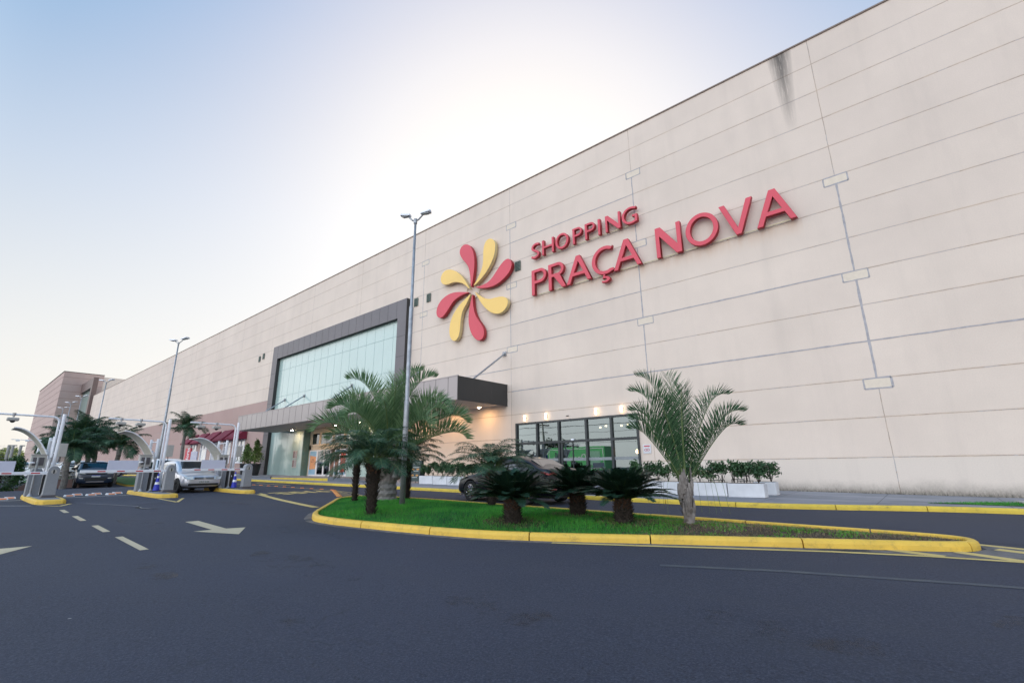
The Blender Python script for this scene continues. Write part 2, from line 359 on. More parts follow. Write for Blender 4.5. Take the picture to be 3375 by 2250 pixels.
# ------------------------------------------------------------------ mesh helpers
class MB:
    def __init__(s): s.v = []; s.f = []; s.m = []
    def add(s, vs, fs, mi=0):
        o = len(s.v); s.v += [tuple(v) for v in vs]; s.f += [tuple(i+o for i in f) for f in fs]; s.m += [mi]*len(fs); return s
    def box(s, x0, x1, y0, y1, z0, z1, mi=0):
        vs = [(x0,y0,z0),(x1,y0,z0),(x1,y1,z0),(x0,y1,z0),(x0,y0,z1),(x1,y0,z1),(x1,y1,z1),(x0,y1,z1)]
        return s.add(vs, [(0,3,2,1),(4,5,6,7),(0,1,5,4),(1,2,6,5),(2,3,7,6),(3,0,4,7)], mi)
    def tube(s, pts, rad, n=10, mi=0, caps=True):
        pts = [Vector(p) for p in pts]; k = len(pts)
        if not hasattr(rad, '__len__'): rad = [rad]*k
        rings = []; up = None
        for i, p in enumerate(pts):
            d = (pts[min(i+1,k-1)]-pts[max(i-1,0)]).normalized()
            if up is None: up = Vector((0,0,1)) if abs(d.z) < .9 else Vector((1,0,0))
            a = d.cross(up).normalized(); b = a.cross(d).normalized(); up = b
            rings.append([p+(a*math.cos(2*PI*j/n)+b*math.sin(2*PI*j/n))*rad[i] for j in range(n)])
        vs = [v for r in rings for v in r]; fs = []
        for i in range(k-1):
            for j in range(n):
                fs.append((i*n+j, i*n+(j+1)%n, (i+1)*n+(j+1)%n, (i+1)*n+j))
        if caps: fs.append(tuple(range(n))[::-1]); fs.append(tuple((k-1)*n+j for j in range(n)))
        return s.add(vs, fs, mi)
    def lathe(s, prof, n=20, c=(0,0,0), mi=0, wob=0):
        vs = []; fs = []; k = len(prof)
        for i, (r, z) in enumerate(prof):
            for j in range(n):
                q = r*(1+wob*math.sin(i*2.3+j*1.9)); vs.append((c[0]+q*math.cos(2*PI*j/n), c[1]+q*math.sin(2*PI*j/n), c[2]+z))
        for i in range(k-1):
            for j in range(n): fs.append((i*n+j, i*n+(j+1)%n, (i+1)*n+(j+1)%n, (i+1)*n+j))
        fs.append(tuple(range(n))[::-1]); fs.append(tuple((k-1)*n+j for j in range(n)))
        return s.add(vs, fs, mi)
    def prism(s, poly, y0, y1, mi=0, axis='y'):
        n = len(poly)
        if axis == 'y': a = [(p[0], y0, p[1]) for p in poly]+[(p[0], y1, p[1]) for p in poly]
        elif axis == 'x': a = [(y0, p[0], p[1]) for p in poly]+[(y1, p[0], p[1]) for p in poly]
        else: a = [(p[0], p[1], y0) for p in poly]+[(p[0], p[1], y1) for p in poly]
        return s.add(a, [tuple(range(n))[::-1], tuple(range(n, 2*n))]+[(i, (i+1)%n, (i+1)%n+n, i+n) for i in range(n)], mi)
    def build(s, name, mats, parent=None, bevel=0, smooth=False, loc=None, rot=None, subd=0):
        me = bpy.data.meshes.new(name); me.from_pydata(s.v, [], s.f)
        if not isinstance(mats, (list, tuple)): mats = [mats]
        for m in mats: me.materials.append(m)
        if len(mats) > 1: me.polygons.foreach_set('material_index', s.m)
        bm = bmesh.new(); bm.from_mesh(me)
        bmesh.ops.recalc_face_normals(bm, faces=bm.faces)
        if bevel: bmesh.ops.bevel(bm, geom=[e for e in bm.edges if len(e.link_faces) == 2 and e.calc_face_angle(0) > .5], offset=bevel, segments=2, profile=.5, affect='EDGES', clamp_overlap=True)
        bm.to_mesh(me); bm.free()
        if smooth: me.polygons.foreach_set('use_smooth', [True]*len(me.polygons))
        me.update()
        o = bpy.data.objects.new(name, me); C.objects.link(o); o.parent = parent
        if loc: o.location = loc
        if rot is not None: o.rotation_euler = rot
        return o
def quick(name, V, F, mat, parent=None, loc=None, smooth=False):
    me = bpy.data.meshes.new(name); V = np.asarray(V, dtype=np.float32); F = np.asarray(F, dtype=np.int32)
    k = F.shape[1]; me.vertices.add(len(V)); me.vertices.foreach_set('co', V.ravel())
    me.loops.add(F.size); me.loops.foreach_set('vertex_index', F.ravel())
    me.polygons.add(len(F)); me.polygons.foreach_set('loop_start', np.arange(0, F.size, k, dtype=np.int32))
    me.polygons.foreach_set('loop_total', np.full(len(F), k, dtype=np.int32))
    me.update(calc_edges=True); me.materials.append(mat)
    if smooth: me.polygons.foreach_set('use_smooth', [True]*len(me.polygons))
    o = bpy.data.objects.new(name, me); C.objects.link(o); o.parent = parent
    if loc: o.location = loc
    return o
def tag(o, label=None, cat=None, group=None, kind=None):
    if label: o['label'] = label
    if cat: o['category'] = cat
    if group: o['group'] = group
    if kind: o['kind'] = kind
    return o
def empty(name, loc=(0,0,0), rz=0, label=None, cat=None, group=None):
    o = bpy.data.objects.new(name, None); C.objects.link(o); o.location = loc; o.rotation_euler = (0,0,rz)
    o.empty_display_size = .3
    return tag(o, label, cat, group)
def copy_tree(o, parent=None):
    c = o.copy(); C.objects.link(c); c.parent = parent
    for ch in list(o.children): copy_tree(ch, c)
    return c
def text_mesh(s, name, size, mat, parent=None, depth=.002, loc=(0,0,0), rot=(PI/2,0,0), align='CENTER', bold=0, sx=1, shear=0, mirror=False):
    cu = bpy.data.curves.new(name, 'FONT'); cu.body = s; cu.size = size; cu.extrude = depth; cu.align_x = align; cu.align_y = 'CENTER'; cu.offset = bold; cu.shear = shear
    t = bpy.data.objects.new('tmp', cu); C.objects.link(t)
    dg = bpy.context.evaluated_depsgraph_get(); me = bpy.data.meshes.new_from_object(t.evaluated_get(dg))
    bpy.data.objects.remove(t); me.materials.clear(); me.materials.append(mat); me.name = name
    o = bpy.data.objects.new(name, me); C.objects.link(o); o.parent = parent; o.location = loc; o.rotation_euler = rot; o.scale = (sx,1,1)
    return o
def curve2d(name, loops, y_front, depth, mat, parent, bevel=.012, side=None):
    # closed outlines in the XZ plane, filled and extruded along Y
    cu = bpy.data.curves.new(name, 'CURVE'); cu.dimensions = '2D'; cu.fill_mode = 'BOTH'
    cu.extrude = depth/2-bevel; cu.bevel_depth = bevel; cu.bevel_resolution = 1; cu.offset = -bevel
    for L in loops:
        sp = cu.splines.new('POLY'); sp.points.add(len(L)-1)
        for i, q in enumerate(L): sp.points[i].co = (q[0], q[1], 0, 1)
        sp.use_cyclic_u = True
    t = bpy.data.objects.new('tmp', cu); C.objects.link(t)
    dg = bpy.context.evaluated_depsgraph_get(); me = bpy.data.meshes.new_from_object(t.evaluated_get(dg)); bpy.data.objects.remove(t)
    me.materials.clear(); me.materials.append(mat); me.name = name
    if side:
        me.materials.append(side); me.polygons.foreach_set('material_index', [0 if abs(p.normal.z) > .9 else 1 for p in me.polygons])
    me.transform(Matrix.Translation((0, y_front+depth/2, 0)) @ Matrix.Rotation(PI/2, 4, 'X'))
    o = bpy.data.objects.new(name, me); C.objects.link(o); o.parent = parent
    return o
# ================================================================== the setting: ground, kerbs, pavement
def drape_grid(xs, ys, dz, name, mat, zf=None):
    xs = np.array(xs); ys = np.array(ys); nx, ny = len(xs), len(ys)
    V = [(x, y, (zf(x,y) if zf else G(x,y))+dz) for y in ys for x in xs]
    F = [(j*nx+i, j*nx+i+1, (j+1)*nx+i+1, (j+1)*nx+i) for j in range(ny-1) for i in range(nx-1)]
    return quick(name, V, F, mat)
gx = [-1800,-600,-250,-120,-90]+list(np.arange(-70,-30,.7))+list(np.arange(-30,26,2))+[30,60,150,500,1800]
gy = [-1800,-500,-150,-60]+list(np.arange(-24,0,3))+list(np.arange(0,14,.7))+list(np.arange(14,42,2))+[60,150,500,1800]
tag(drape_grid(gx, gy, 0, 'road', M_asph), kind='structure')
def marking(name, poly, mat, dz=.005):
    # poly: outline in XY, fanned into a sheet that follows the ground
    V = [(x, y, G(x,y)+dz) for x, y in poly]
    me = bpy.data.meshes.new(name); me.from_pydata(V, [], [tuple(range(len(V)))]); me.materials.append(mat)
    o = bpy.data.objects.new(name, me); C.objects.link(o); return o
def strip_on_ground(pts, wd, mb, dz=.005, step=.6):
    for a, b in zip(pts[:-1], pts[1:]):
        a = Vector(a); b = Vector(b); d = b-a; n = max(1, int(d.length/step)); s = Vector((-d.y, d.x)).normalized()*wd/2
        for i in range(n):
            p = a+d*(i/n); q = a+d*((i+1)/n)
            mb.add([(c.x, c.y, G(c.x,c.y)+dz) for c in (p-s, q-s, q+s, p+s)], [(0,1,2,3)])
def offset_poly(P, d, closed=True):
    out = []; n = len(P)
    for i in range(n):
        a = Vector(P[i-1]) if (closed or i) else Vector(P[0]); b = Vector(P[i]); c = Vector(P[(i+1)%n]) if (closed or i < n-1) else Vector(P[-1])
        d1 = (b-a); d2 = (c-b)
        if d1.length < 1e-6: d1 = d2
        if d2.length < 1e-6: d2 = d1
        d1.normalize(); d2.normalize(); t = (d1+d2).normalized(); nrm = Vector((-t.y, t.x)); k = 1/max(.5, nrm.dot(Vector((-d1.y, d1.x))))
        out.append(tuple(b+nrm*d*k))
    return out
def smooth_poly(P, it=2, closed=True):
    for _ in range(it):
        Q = []; n = len(P)
        rng = range(n) if closed else range(n-1)
        if not closed: Q.append(P[0])
        for i in rng:
            a = Vector(P[i]); b = Vector(P[(i+1)%n]); Q.append(tuple(a*.75+b*.25)); Q.append(tuple(a*.25+b*.75))
        if not closed: Q.append(P[-1])
        P = Q
    return P
def resample(P, step, closed=True):
    pts = [Vector(p) for p in P]; 
    if closed: pts.append(pts[0])
    out = [pts[0]]; acc = 0
    for a, b in zip(pts[:-1], pts[1:]):
        L = (b-a).length; s = step-acc
        while s <= L:
            out.append(a+(b-a)*(s/L)); s += step
        acc = (acc+L) % step
    return [tuple(p) for p in out]
def kerb(name, P, mat, closed=True, h=.125, wd=.14, seg=2.0, step=.125, side=1, gap=.022):
    P = resample(P, step, closed); n = len(P); mb = MB()
    prof = [(0,-.06), (.006,h*.55), (.02,h-.02), (.045,h), (wd-.02,h+.002), (wd,h-.012), (wd,-.06)]
    offs = [offset_poly(P, side*o, closed) for o, _ in prof]
    per = max(2, int(seg/step)); i = 0; lim = n if closed else n-1
    rnd = random.Random(5)
    while i < lim:
        j = min(lim, i+per+rnd.randint(-1,2)); idx = list(range(i, j+1)); vs = []; dzj = rnd.uniform(-.003,.003)
        for k, ii in enumerate(idx):
            ii2 = ii % n if closed else min(ii, n-1)
            for (o, z), op in zip(prof, offs):
                x, y = op[ii2]
                if k == 0 or k == len(idx)-1:   # open a hairline joint between kerb stones
                    oth = op[(idx[1] if k == 0 else idx[-2]) % n]; t_ = gap/2/step
                    x += (oth[0]-x)*t_; y += (oth[1]-y)*t_
                vs.append((x, y, G(x,y)+z+(dzj if z > 0 else 0)))
        m = len(prof); fs = [(a*m+b, a*m+b+1, (a+1)*m+b+1, (a+1)*m+b) for a in range(len(idx)-1) for b in range(m-1)]
        fs += [tuple(range(m)), tuple((len(idx)-1)*m+b for b in range(m))[::-1]]
        mb.add(vs, fs); i = j
    return tag(mb.build(name, mat), kind='structure')
ISL = [(-11.5,6.02),(-10.95,5.81),(-9.96,5.80),(-8.94,5.92),(-7.78,6.08),(-6.56,6.32),(-5.68,6.64),(-4.97,7.0),(-3.92,7.6),(-2.56,8.34),(-1.36,9.0),(-.69,9.36),(.02,9.74),
       (.30,10.0),(.36,10.35),(.2,10.68),(-.3,10.82),(-1.4,10.78),(-3.2,10.78),(-5.35,10.74),(-8,10.76),(-12.8,10.78),(-14.9,10.74),(-15.9,10.35),(-16.15,9.7),(-15.8,9.1),(-14.9,8.45),(-13.1,7.1),(-12.1,6.35)]
ISLs = smooth_poly(ISL, 2)
kerb('island_kerb', ISLs, M_kerb)
isl_in = offset_poly(resample(ISLs, .25), .13)
def inpoly(x, y, P):
    c = False; n = len(P); j = n-1
    for i in range(n):
        if (P[i][1] > y) != (P[j][1] > y) and x < (P[j][0]-P[i][0])*(y-P[i][1])/(P[j][1]-P[i][1])+P[i][0]: c = not c
        j = i
    return c
def edge_dist(x, y, P):
    A = np.array(P); B = np.roll(A, -1, 0); d = B-A; t = np.clip(((np.array([x,y])-A)*d).sum(1)/(d**2).sum(1), 0, 1)
    return np.sqrt((((A+d*t[:,None])-[x,y])**2).sum(1).min())
def lawn_z(x, y):
    e = min(1, edge_dist(x, y, isl_in)/1.6); return G(x,y)+.075+.11*e*e*(3-2*e)+.02*math.sin(x*1.3)*math.sin(y*1.7)*e
def lawn_mesh(P, name, mat, zf, step=.28):
    bm = bmesh.new(); vs = [bm.verts.new((x,y,0)) for x,y in P]; bm.faces.new(vs)
    xs = [p[0] for p in P]; ys = [p[1] for p in P]
    for ax, lo, hi in ((0, min(xs), max(xs)), (1, min(ys), max(ys))):
        k = lo+step
        while k < hi:
            nn = (1,0,0) if ax == 0 else (0,1,0); co = (k,0,0) if ax == 0 else (0,k,0)
            bmesh.ops.bisect_plane(bm, geom=bm.verts[:]+bm.edges[:]+bm.faces[:], plane_co=co, plane_no=nn); k += step
    for v in bm.verts: v.co.z = zf(v.co.x, v.co.y)
    me = bpy.data.meshes.new(name); bm.to_mesh(me); bm.free(); me.materials.append(mat)
    o = bpy.data.objects.new(name, me); C.objects.link(o); return tag(o, kind='structure')
def soil_mat():
    m, t, p = nodes('lawn_soil'); vec, (X, Y, Z) = objsep(t)
    gr = ramp(t, mth(t, 'ADD', mth(t, 'MULTIPLY', mth(t, 'ADD', X, 4.2), .35), mth(t, 'MULTIPLY', noise(t, 1.1, 5), .8)), [(.35, (.018,.10,.014)), (.60, (.085,.06,.04))])
    c = mix(t, mth(t, 'MULTIPLY', noise(t, 30, 5, .8), .8), gr, (.03,.022,.016))
    t.links.new(c, p.inputs['Base Color']); p.inputs['Roughness'].default_value = .95
    bump(t, p, noise(t, 28, 5, .8), 1, .03); return m
lawn_mesh(isl_in, 'lawn', soil_mat(), lawn_z)

# grass blades on the island: one uncountable mass
def blades(name, mat, pts, hmin, hmax, wd, seed, lean=.5, zf=lawn_z, lab=None, cat='grass'):
    r = np.random.RandomState(seed); n = len(pts); pts = np.asarray(pts)
    a = r.uniform(0, 2*PI, n); h = r.uniform(hmin, hmax, n); b = r.uniform(0, 2*PI, n); ln = r.uniform(.1, lean, n)*h
    z = np.array([zf(x, y) for x, y in pts])-.008
    dx, dy = np.cos(a)*wd/2, np.sin(a)*wd/2
    P0 = np.stack([pts[:,0]-dx, pts[:,1]-dy, z], 1); P1 = np.stack([pts[:,0]+dx, pts[:,1]+dy, z], 1)
    P2 = np.stack([pts[:,0]+np.cos(b)*ln, pts[:,1]+np.sin(b)*ln, z+h], 1)
    V = np.stack([P0, P1, P2], 1).reshape(-1, 3); F = np.arange(3*n).reshape(-1, 3)
    o = quick(name, V, F, mat); return tag(o, lab, cat, kind='stuff')
rs = np.random.RandomState(3)
PLX = []    # plant feet: bare soil rings round them
PLANTS = dict(A=(-12.73,9.0), B=(-3.63,9.3), C1=(-10.14,6.75), C2=(-13.75,8.54), C3=(-13.3,10.2), C4=(-8.95,9.6), Y1=(-6.47,7.55), Y2=(-6.01,9.19), Y3=(-4.67,8.73))
bare = [(PLANTS[k], r) for k, r in (('Y1',.55),('Y2',.55),('Y3',.5),('B',.6),('C1',.15),('A',.15),('C4',.1))]
def grass_pts(n, dens):
    out = []
    while len(out) < n:
        X = rs.uniform(-16.1, .3, 4000); Y = rs.uniform(5.8, 10.75, 4000); K = rs.uniform(0,1,4000)
        for x, y, k in zip(X, Y, K):
            if k < dens(x, y) and inpoly(x, y, isl_in): out.append((x, y))
    return out[:n]
def dens_g(x, y):
    nz = mnoise.noise((x*.9, y*.9, 0)); d = 1-sstep(-5.3, -3.0, x+nz*1.3+(y-8.6)*.35)
    for (px, py), r in bare:
        q = math.hypot((x-px)*.8, y-py); 
        if q < r: d *= .08+.5*(q/r)**3
    return max(.0, d)*(.75+.25*mnoise.noise((x*3, y*3, 4)))
def dens_w(x, y):
    return sstep(-7.2, -3.0, x)*(1-.93*sstep(-1.9, -.6, x+mnoise.noise((x,y,3))))*max(0, .2+mnoise.noise((x*2.2, y*2.2, 9)))*1.6
def dens_l(x, y):
    d = sstep(-5.2, -2.8, x)*.8+.05+.30*max(0, mnoise.noise((x*.7, y*.9, 7)))
    for (px, py), r in bare:
        if math.hypot(x-px, y-py) < r*1.2: d += .4
    return d
blades('grass', M_grass, grass_pts(85000, dens_g), .035, .085, .009, 1, .9, lab='bright green lawn grass covering the kerbed island')
blades('dry_grass', M_litter, grass_pts(16000, dens_l), .012, .055, .012, 2, 2.6, lab='dry brown grass litter over bare soil at the island tip', cat='dry grass')
blades('weeds', M_weed, grass_pts(4500, dens_w), .02, .05, .028, 4, 1.2, lab='scattered bright green weeds in the bare soil', cat='weeds')

# pavement along the mall
CURB = [(-75,14.65),(-40,14.65),(-25,14.65),(-12,14.65),(-7,14.62),(-4.7,14.75),(-3.4,14.98),(-2.19,15.42),(-.8,16.1),(.6,16.6),(2.5,16.95),(6,17.3),(14,17.6),(30,17.7)]
CURBs = smooth_poly(CURB, 2, False)
kerb('pavement_kerb', CURBs, M_kerb2, closed=False, seg=2.4, side=1, step=.2)
cin = offset_poly(resample(CURBs, .5, False), .14, False)
V = []; F = []
for i, (x, y) in enumerate(cin):
    for k in range(5):
        yy = y+(21.05-y)*k/4; V.append((x, yy, G(x,yy)+.122))
n = len(cin); F = [(i*5+k, (i+1)*5+k, (i+1)*5+k+1, i*5+k+1) for i in range(n-1) for k in range(4)]
def pave_mat():
    m, t, p = nodes('pavement'); vec, (X, Y, Z) = objsep(t)
    c = ramp(t, noise(t, .5, 6, .65), [(.3, (.15,.155,.175)), (.7, (.25,.25,.275))])
    dust = ramp(t, noise(t, 1, 5, .7, mapping=(.35, 2.2, 1)), [(.48, (0,0,0)), (.72, (1,1,1))])
    c = mix(t, mth(t, 'MULTIPLY', dust, .55), c, (.42,.41,.44))
    fx = mth(t, 'ABSOLUTE', mth(t, 'SUBTRACT', mth(t, 'FRACT', mth(t, 'DIVIDE', X, 2.6)), .5))
    j = mth(t, 'LESS_THAN', fx, .004); c = mix(t, mth(t, 'MULTIPLY', j, .7), c, (.05,.05,.055))
    t.links.new(c, p.inputs['Base Color']); p.inputs['Roughness'].default_value = .8; bump(t, p, noise(t, 40, 4, .7), .3, .01); return m
tag(quick('pavement', V, F, pave_mat()), kind='structure')
# turf strip with slabs, right end of the pavement
TURF = [(-.3,17.35),(1.5,17.55),(4,17.9),(9,18.2),(16,18.4),(16,20.3),(9,20.1),(4,19.7),(2.0,19.1),(.9,18.4)]
lawn_mesh(TURF, 'turf_strip', simple('turf_soil', (.02,.09,.015), .9, var=.4, scale=8), lambda x,y: G(x,y)+.132, .8)
tp = []
while len(tp) < 9000:
    x, y = rs.uniform(-.3,9), rs.uniform(17.3,20.3)
    if inpoly(x, y, TURF) and not any(inpoly(x, y, q) for q in ([(1.6,18.3),(3.2,18.5),(3.0,19.2),(1.5,18.95)], [(3.3,18.2),(7,18.5),(7,19.3),(3.3,19.0)])): tp.append((x, y))
blades('turf', M_grass, tp, .03, .07, .012, 8, .7, zf=lambda x,y: G(x,y)+.13, lab='low green turf between the pavement slabs at the right')
mb = MB()
for q in ([(1.6,18.3),(3.2,18.5),(3.0,19.2),(1.5,18.95)], [(3.3,18.2),(7,18.5),(7,19.3),(3.3,19.0)]):
    zz = G(*q[0])+.13; mb.prism(q, zz, zz+.05, axis='z')
tag(mb.build('stepping_slab', M_slab), kind='structure')

# road markings
mb = MB()
for a, b in ((-19.85,-18.6),(-17.25,-15.7),(-14.3,-12.8),(-11.76,-9.7)):
    strip_on_ground([(a,2.60-(a+19.8)*.022),(b,2.58-(b+19.8)*.022)], .115, mb)
tag(mb.build('lane_dashes', M_cream_mark), kind='structure')
tag(marking('arrow_marking', [(-13.39,3.95),(-11.39,3.86),(-11.42,3.54),(-10.28,3.96),(-11.22,4.44),(-11.35,4.11),(-13.36,4.21)], M_cream_mark), kind='structure')
tag(marking('arrow_marking', [(-11.67,1.26),(-10.6,.60),(-11.9,.05),(-11.8,.42),(-14,.5),(-14,.75),(-11.75,.78)], M_cream_mark), kind='structure')
mb = MB()
strip_on_ground([(-22.0,9.08),(-18.3,8.28),(-16.1,7.88),(-14.25,7.58)], .22, mb)
tag(mb.build('yellow_edge_line', M_yel_mark), kind='structure')
mb = MB()
for y0, y1 in ((-1.5,2.4),(3.3,5.7)): strip_on_ground([(-26.75,y0),(-26.45,y1)], .14, mb, .005)
strip_on_ground([(-27.0,-1),(-22.6,2.2)], .08, mb, .005); 
tag(mb.build('stop_line', M_white_mark), kind='structure')
mb = MB()
for a, b, c in (((-22.8,2.35),(-21.6,2.75),(-22.6,3.15)),((-22.8,5.7),(-20.2,5.62),(-22.2,6.35)),((-22.7,8.8),(-21.2,9.1),(-22.6,9.35))): strip_on_ground([a,b,c], .10, mb)
tag(mb.build('island_tip_marking', M_yel_mark), kind='structure')
# patched asphalt and cracks in front of the gates
tag(marking('asphalt_patch', [(-27,3.4),(-22.4,3.3),(-20.4,4.3),(-20.6,5.6),(-22.6,6.0),(-27,5.6)], asphalt('asphalt_patch', .035, 1.9), .003), kind='structure')
mb = MB(); strip_on_ground([(-22.2,3.5),(-21.5,3.72),(-20.8,3.96),(-19.4,4.32),(-18.5,4.25),(-18.1,4.36),(-17.8,4.5)], .035, mb, .006)
tag(mb.build('filled_crack', M_slab), kind='structure')
mb = MB(); strip_on_ground([(-19.2,4.32),(-18.7,4.16),(-18.2,4.22),(-17.8,4.5)], .10, mb, .007, .2)
tag(mb.build('pothole', simple('black_hole', (.006,.006,.007), .9)), kind='structure')
# PARE, read by drivers leaving along +X ... letters lie across the exit lane
def blob(cx, cy, rx, ry, seed):
    return [(cx+rx*(1+.35*mnoise.noise((math.cos(a)*1.5,math.sin(a)*1.5,seed)))*math.cos(a), cy+ry*(1+.35*mnoise.noise((math.cos(a)*1.5+4,math.sin(a)*1.5,seed)))*math.sin(a)) for a in np.linspace(0,2*PI,36,endpoint=False)]
def stain_mat():
    m, t, p = nodes('oil_stain'); g_ = noise(t, 2.2, 6, .8)
    p.inputs['Base Color'].default_value = (.022,.023,.028,1); p.inputs['Roughness'].default_value = .5
    t.links.new(mth(t, 'MULTIPLY', ramp(t, g_, [(.50, (0,0,0)), (.72, (1,1,1))]), .55), p.inputs['Alpha']); return m
M_st = stain_mat()
for i, q in enumerate([(-6.5,3.4,1.5,.35),(-3.2,3.6,.7,.25),(-9.8,4.9,1.7,.3),(-1.2,4.6,.8,.3),(-14.5,3.3,1.8,.3),(1.0,6.0,1.0,.35),(-4.5,2.2,.5,.2),(-18,6.4,1.6,.5),(-7.8,2.0,.8,.2)]):
    tag(marking('oil_stain', blob(*q, i), M_st, .0035), kind='structure')
pare = MB()
def ground_text(s, cx, cy, size, rz, sx, sy, mat, name):
    o = text_mesh(s, name, 1, mat, None, 0.0005, rot=(0,0,0), bold=.02)
    me = o.data; c, sn = math.cos(rz), math.sin(rz)
    bm = bmesh.new(); bm.from_mesh(me)
    for v in bm.verts:
        x, y = v.co.x*sx*size, v.co.y*sy*size; X, Y = cx+x*c-y*sn, cy+x*sn+y*c; v.co = (X, Y, G(X,Y)+.006+(v.co.z > 0)*.001)
    bm.to_mesh(me); bm.free(); o.scale = (1,1,1); return o
tag(ground_text('PARE', -21.75, 10.75, 1, -PI/2, 1.0, 2.35, M_yel_mark, 'pare_marking'), kind='structure')
mb = MB(); strip_on_ground([(-60,12.45),(-31,12.43),(-21.84,12.40),(-19.6,11.95),(-16.6,10.9)], .07, mb, .005)
strip_on_ground([(-21.84,12.40),(-17.74,10.35)], .16, mb, .006)
for k in range(1,6):
    a = Vector((-21.84,12.40)).lerp(Vector((-17.74,10.35)), k/6); b = Vector((-21.84,12.40)).lerp(Vector((-16.9,10.95)), min(1,k/6+.16)); strip_on_ground([tuple(a),tuple(b)], .08, mb, .0055)
strip_on_ground([(-33.5,13.6),(-28.6,13.5)], .12, mb)
tag(mb.build('gore_marking', M_yel_mark), kind='structure')
# hatching past the island's right tip
mb = MB()
strip_on_ground([(-5.0,6.83),(-3.9,7.38),(-2.32,8.2),(-1.34,8.70),(-.3,9.10),(.75,9.36),(3,9.6),(9,10.1)], .12, mb, .005, .3)
strip_on_ground([(.25,10.75),(1.2,10.5),(3.2,10.35),(9,10.3)], .16, mb, .005, .3)
for a, b in (((-.75,9.42),(-.1,9.2)),((.05,9.75),(.7,9.4)),((.5,10.35),(2.3,9.6)),((2.4,10.35),(4.2,9.75))): strip_on_ground([a, b], .2, mb, .0055, .2)
tag(mb.build('hatched_marking', M_yel_mark), kind='structure')
tag(marking('worn_concrete_apron', [(-1.6,8.75),(-.3,9.2),(1.0,9.5),(1.3,10.2),(.6,10.8),(.2,10.8),(.4,10.3),(.2,9.8),(-.6,9.35),(-1.5,8.88)], simple('worn_apron', (.13,.12,.12), .9, var=.35, scale=6), .003), kind='structure')
mb = MB()
gut = offset_poly(resample(ISLs, .3), -.09)
for a, b in zip(gut[:-1], gut[1:]):
    if a[1] < 10.2 and a[0] < -1: strip_on_ground([a, b], .17+.05*mnoise.noise((a[0]*2,a[1]*2,0)), mb, .003)
tag(mb.build('gutter', simple('gutter_cement', (.125,.115,.115), .9, var=.45, scale=7, bmp=.4)), kind='structure')
mb = MB()
strip_on_ground([(-2.9,6.3),(-1.6,6.9),(.2,7.5),(2.6,8.1),(6,8.7)], .11, mb, .004)
tag(mb.build('ghost_line', M_faded), kind='structure')
tag(marking('dark_resurfaced_strip', [(-12,10.95),(-5.5,14.45),(-3.2,14.6),(1,11.1),(0,10.95)], asphalt('asphalt_dark', .026, 2.0), .002), kind='structure')

# ================================================================== the mall
YW = 21.0
mall = empty('mall_building', (-30,21,0), 0, 'huge cream precast concrete mall wall with pink lower left, dark portal and canopied entrance', 'building')
def B(mb, name, mat, parent=mall, **k):
    o = mb.build(name, mat, parent, **k)
    o.location = Vector(k.get('loc') or (0,0,0))-Vector(parent.location if parent.parent is None else (0,0,0)); 
    return o
def BM(mb, name, mat, **k):
    # build in world coordinates, parent to the mall, keep texture space = world
    o = mb.build(name, mat, mall, **k); o.matrix_parent_inverse = Matrix.Translation((30,-21,0)); return o
holes = [(-17.67,-10.15,.12,3.78), (-42.75,-35.1,.6,4.9)]
WINX = [-57.1-3.83*i for i in range(5)]
for x in WINX: holes.append((x-1.15, x+1.15, 2.1, 4.78))
def holed_wall(x0, x1, z0, z1, y, th, holes, mb):
    xs = sorted({x0, x1, *[h[0] for h in holes], *[h[1] for h in holes]}); zs = sorted({z0, z1, *[h[2] for h in holes], *[h[3] for h in holes]})
    inh = lambda x, z: any(h[0] < x < h[1] and h[2] < z < h[3] for h in holes)
    for a, b in zip(xs[:-1], xs[1:]):
        for c, d in zip(zs[:-1], zs[1:]):
            if not inh((a+b)/2, (c+d)/2):
                mb.add([(a,y,c),(b,y,c),(b,y,d),(a,y,d)], [(0,1,2,3)])
    for h in holes:
        a, b, c, d = h
        mb.add([(a,y,c),(b,y,c),(b,y,d),(a,y,d),(a,y+th,c),(b,y+th,c),(b,y+th,d),(a,y+th,d)], [(0,4,5,1),(1,5,6,2),(2,6,7,3),(3,7,4,0)])
mb = MB(); holed_wall(-151, 48, -1, Z_ROOF, YW, .35, holes, mb)
mb.add([(48,21,-1),(48,100,-1),(48,100,Z_ROOF),(48,21,Z_ROOF)], [(0,1,2,3)])
mb.add([(-151,21,Z_ROOF-.3),(48,21,Z_ROOF-.3),(48,100,Z_ROOF-.3),(-151,100,Z_ROOF-.3)], [(0,1,2,3)])
mb.add([(-151,100,-1),(48,100,-1),(48,100,Z_ROOF),(-151,100,Z_ROOF)], [(0,1,2,3)])
BM(mb, 'wall', M_wall)
mb = MB(); mb.box(-151, 48.1, 20.955, 21.30, Z_ROOF+.002, Z_ROOF+.07)
BM(mb, 'roof_coping', simple('coping_metal', (.20,.14,.11), .5))

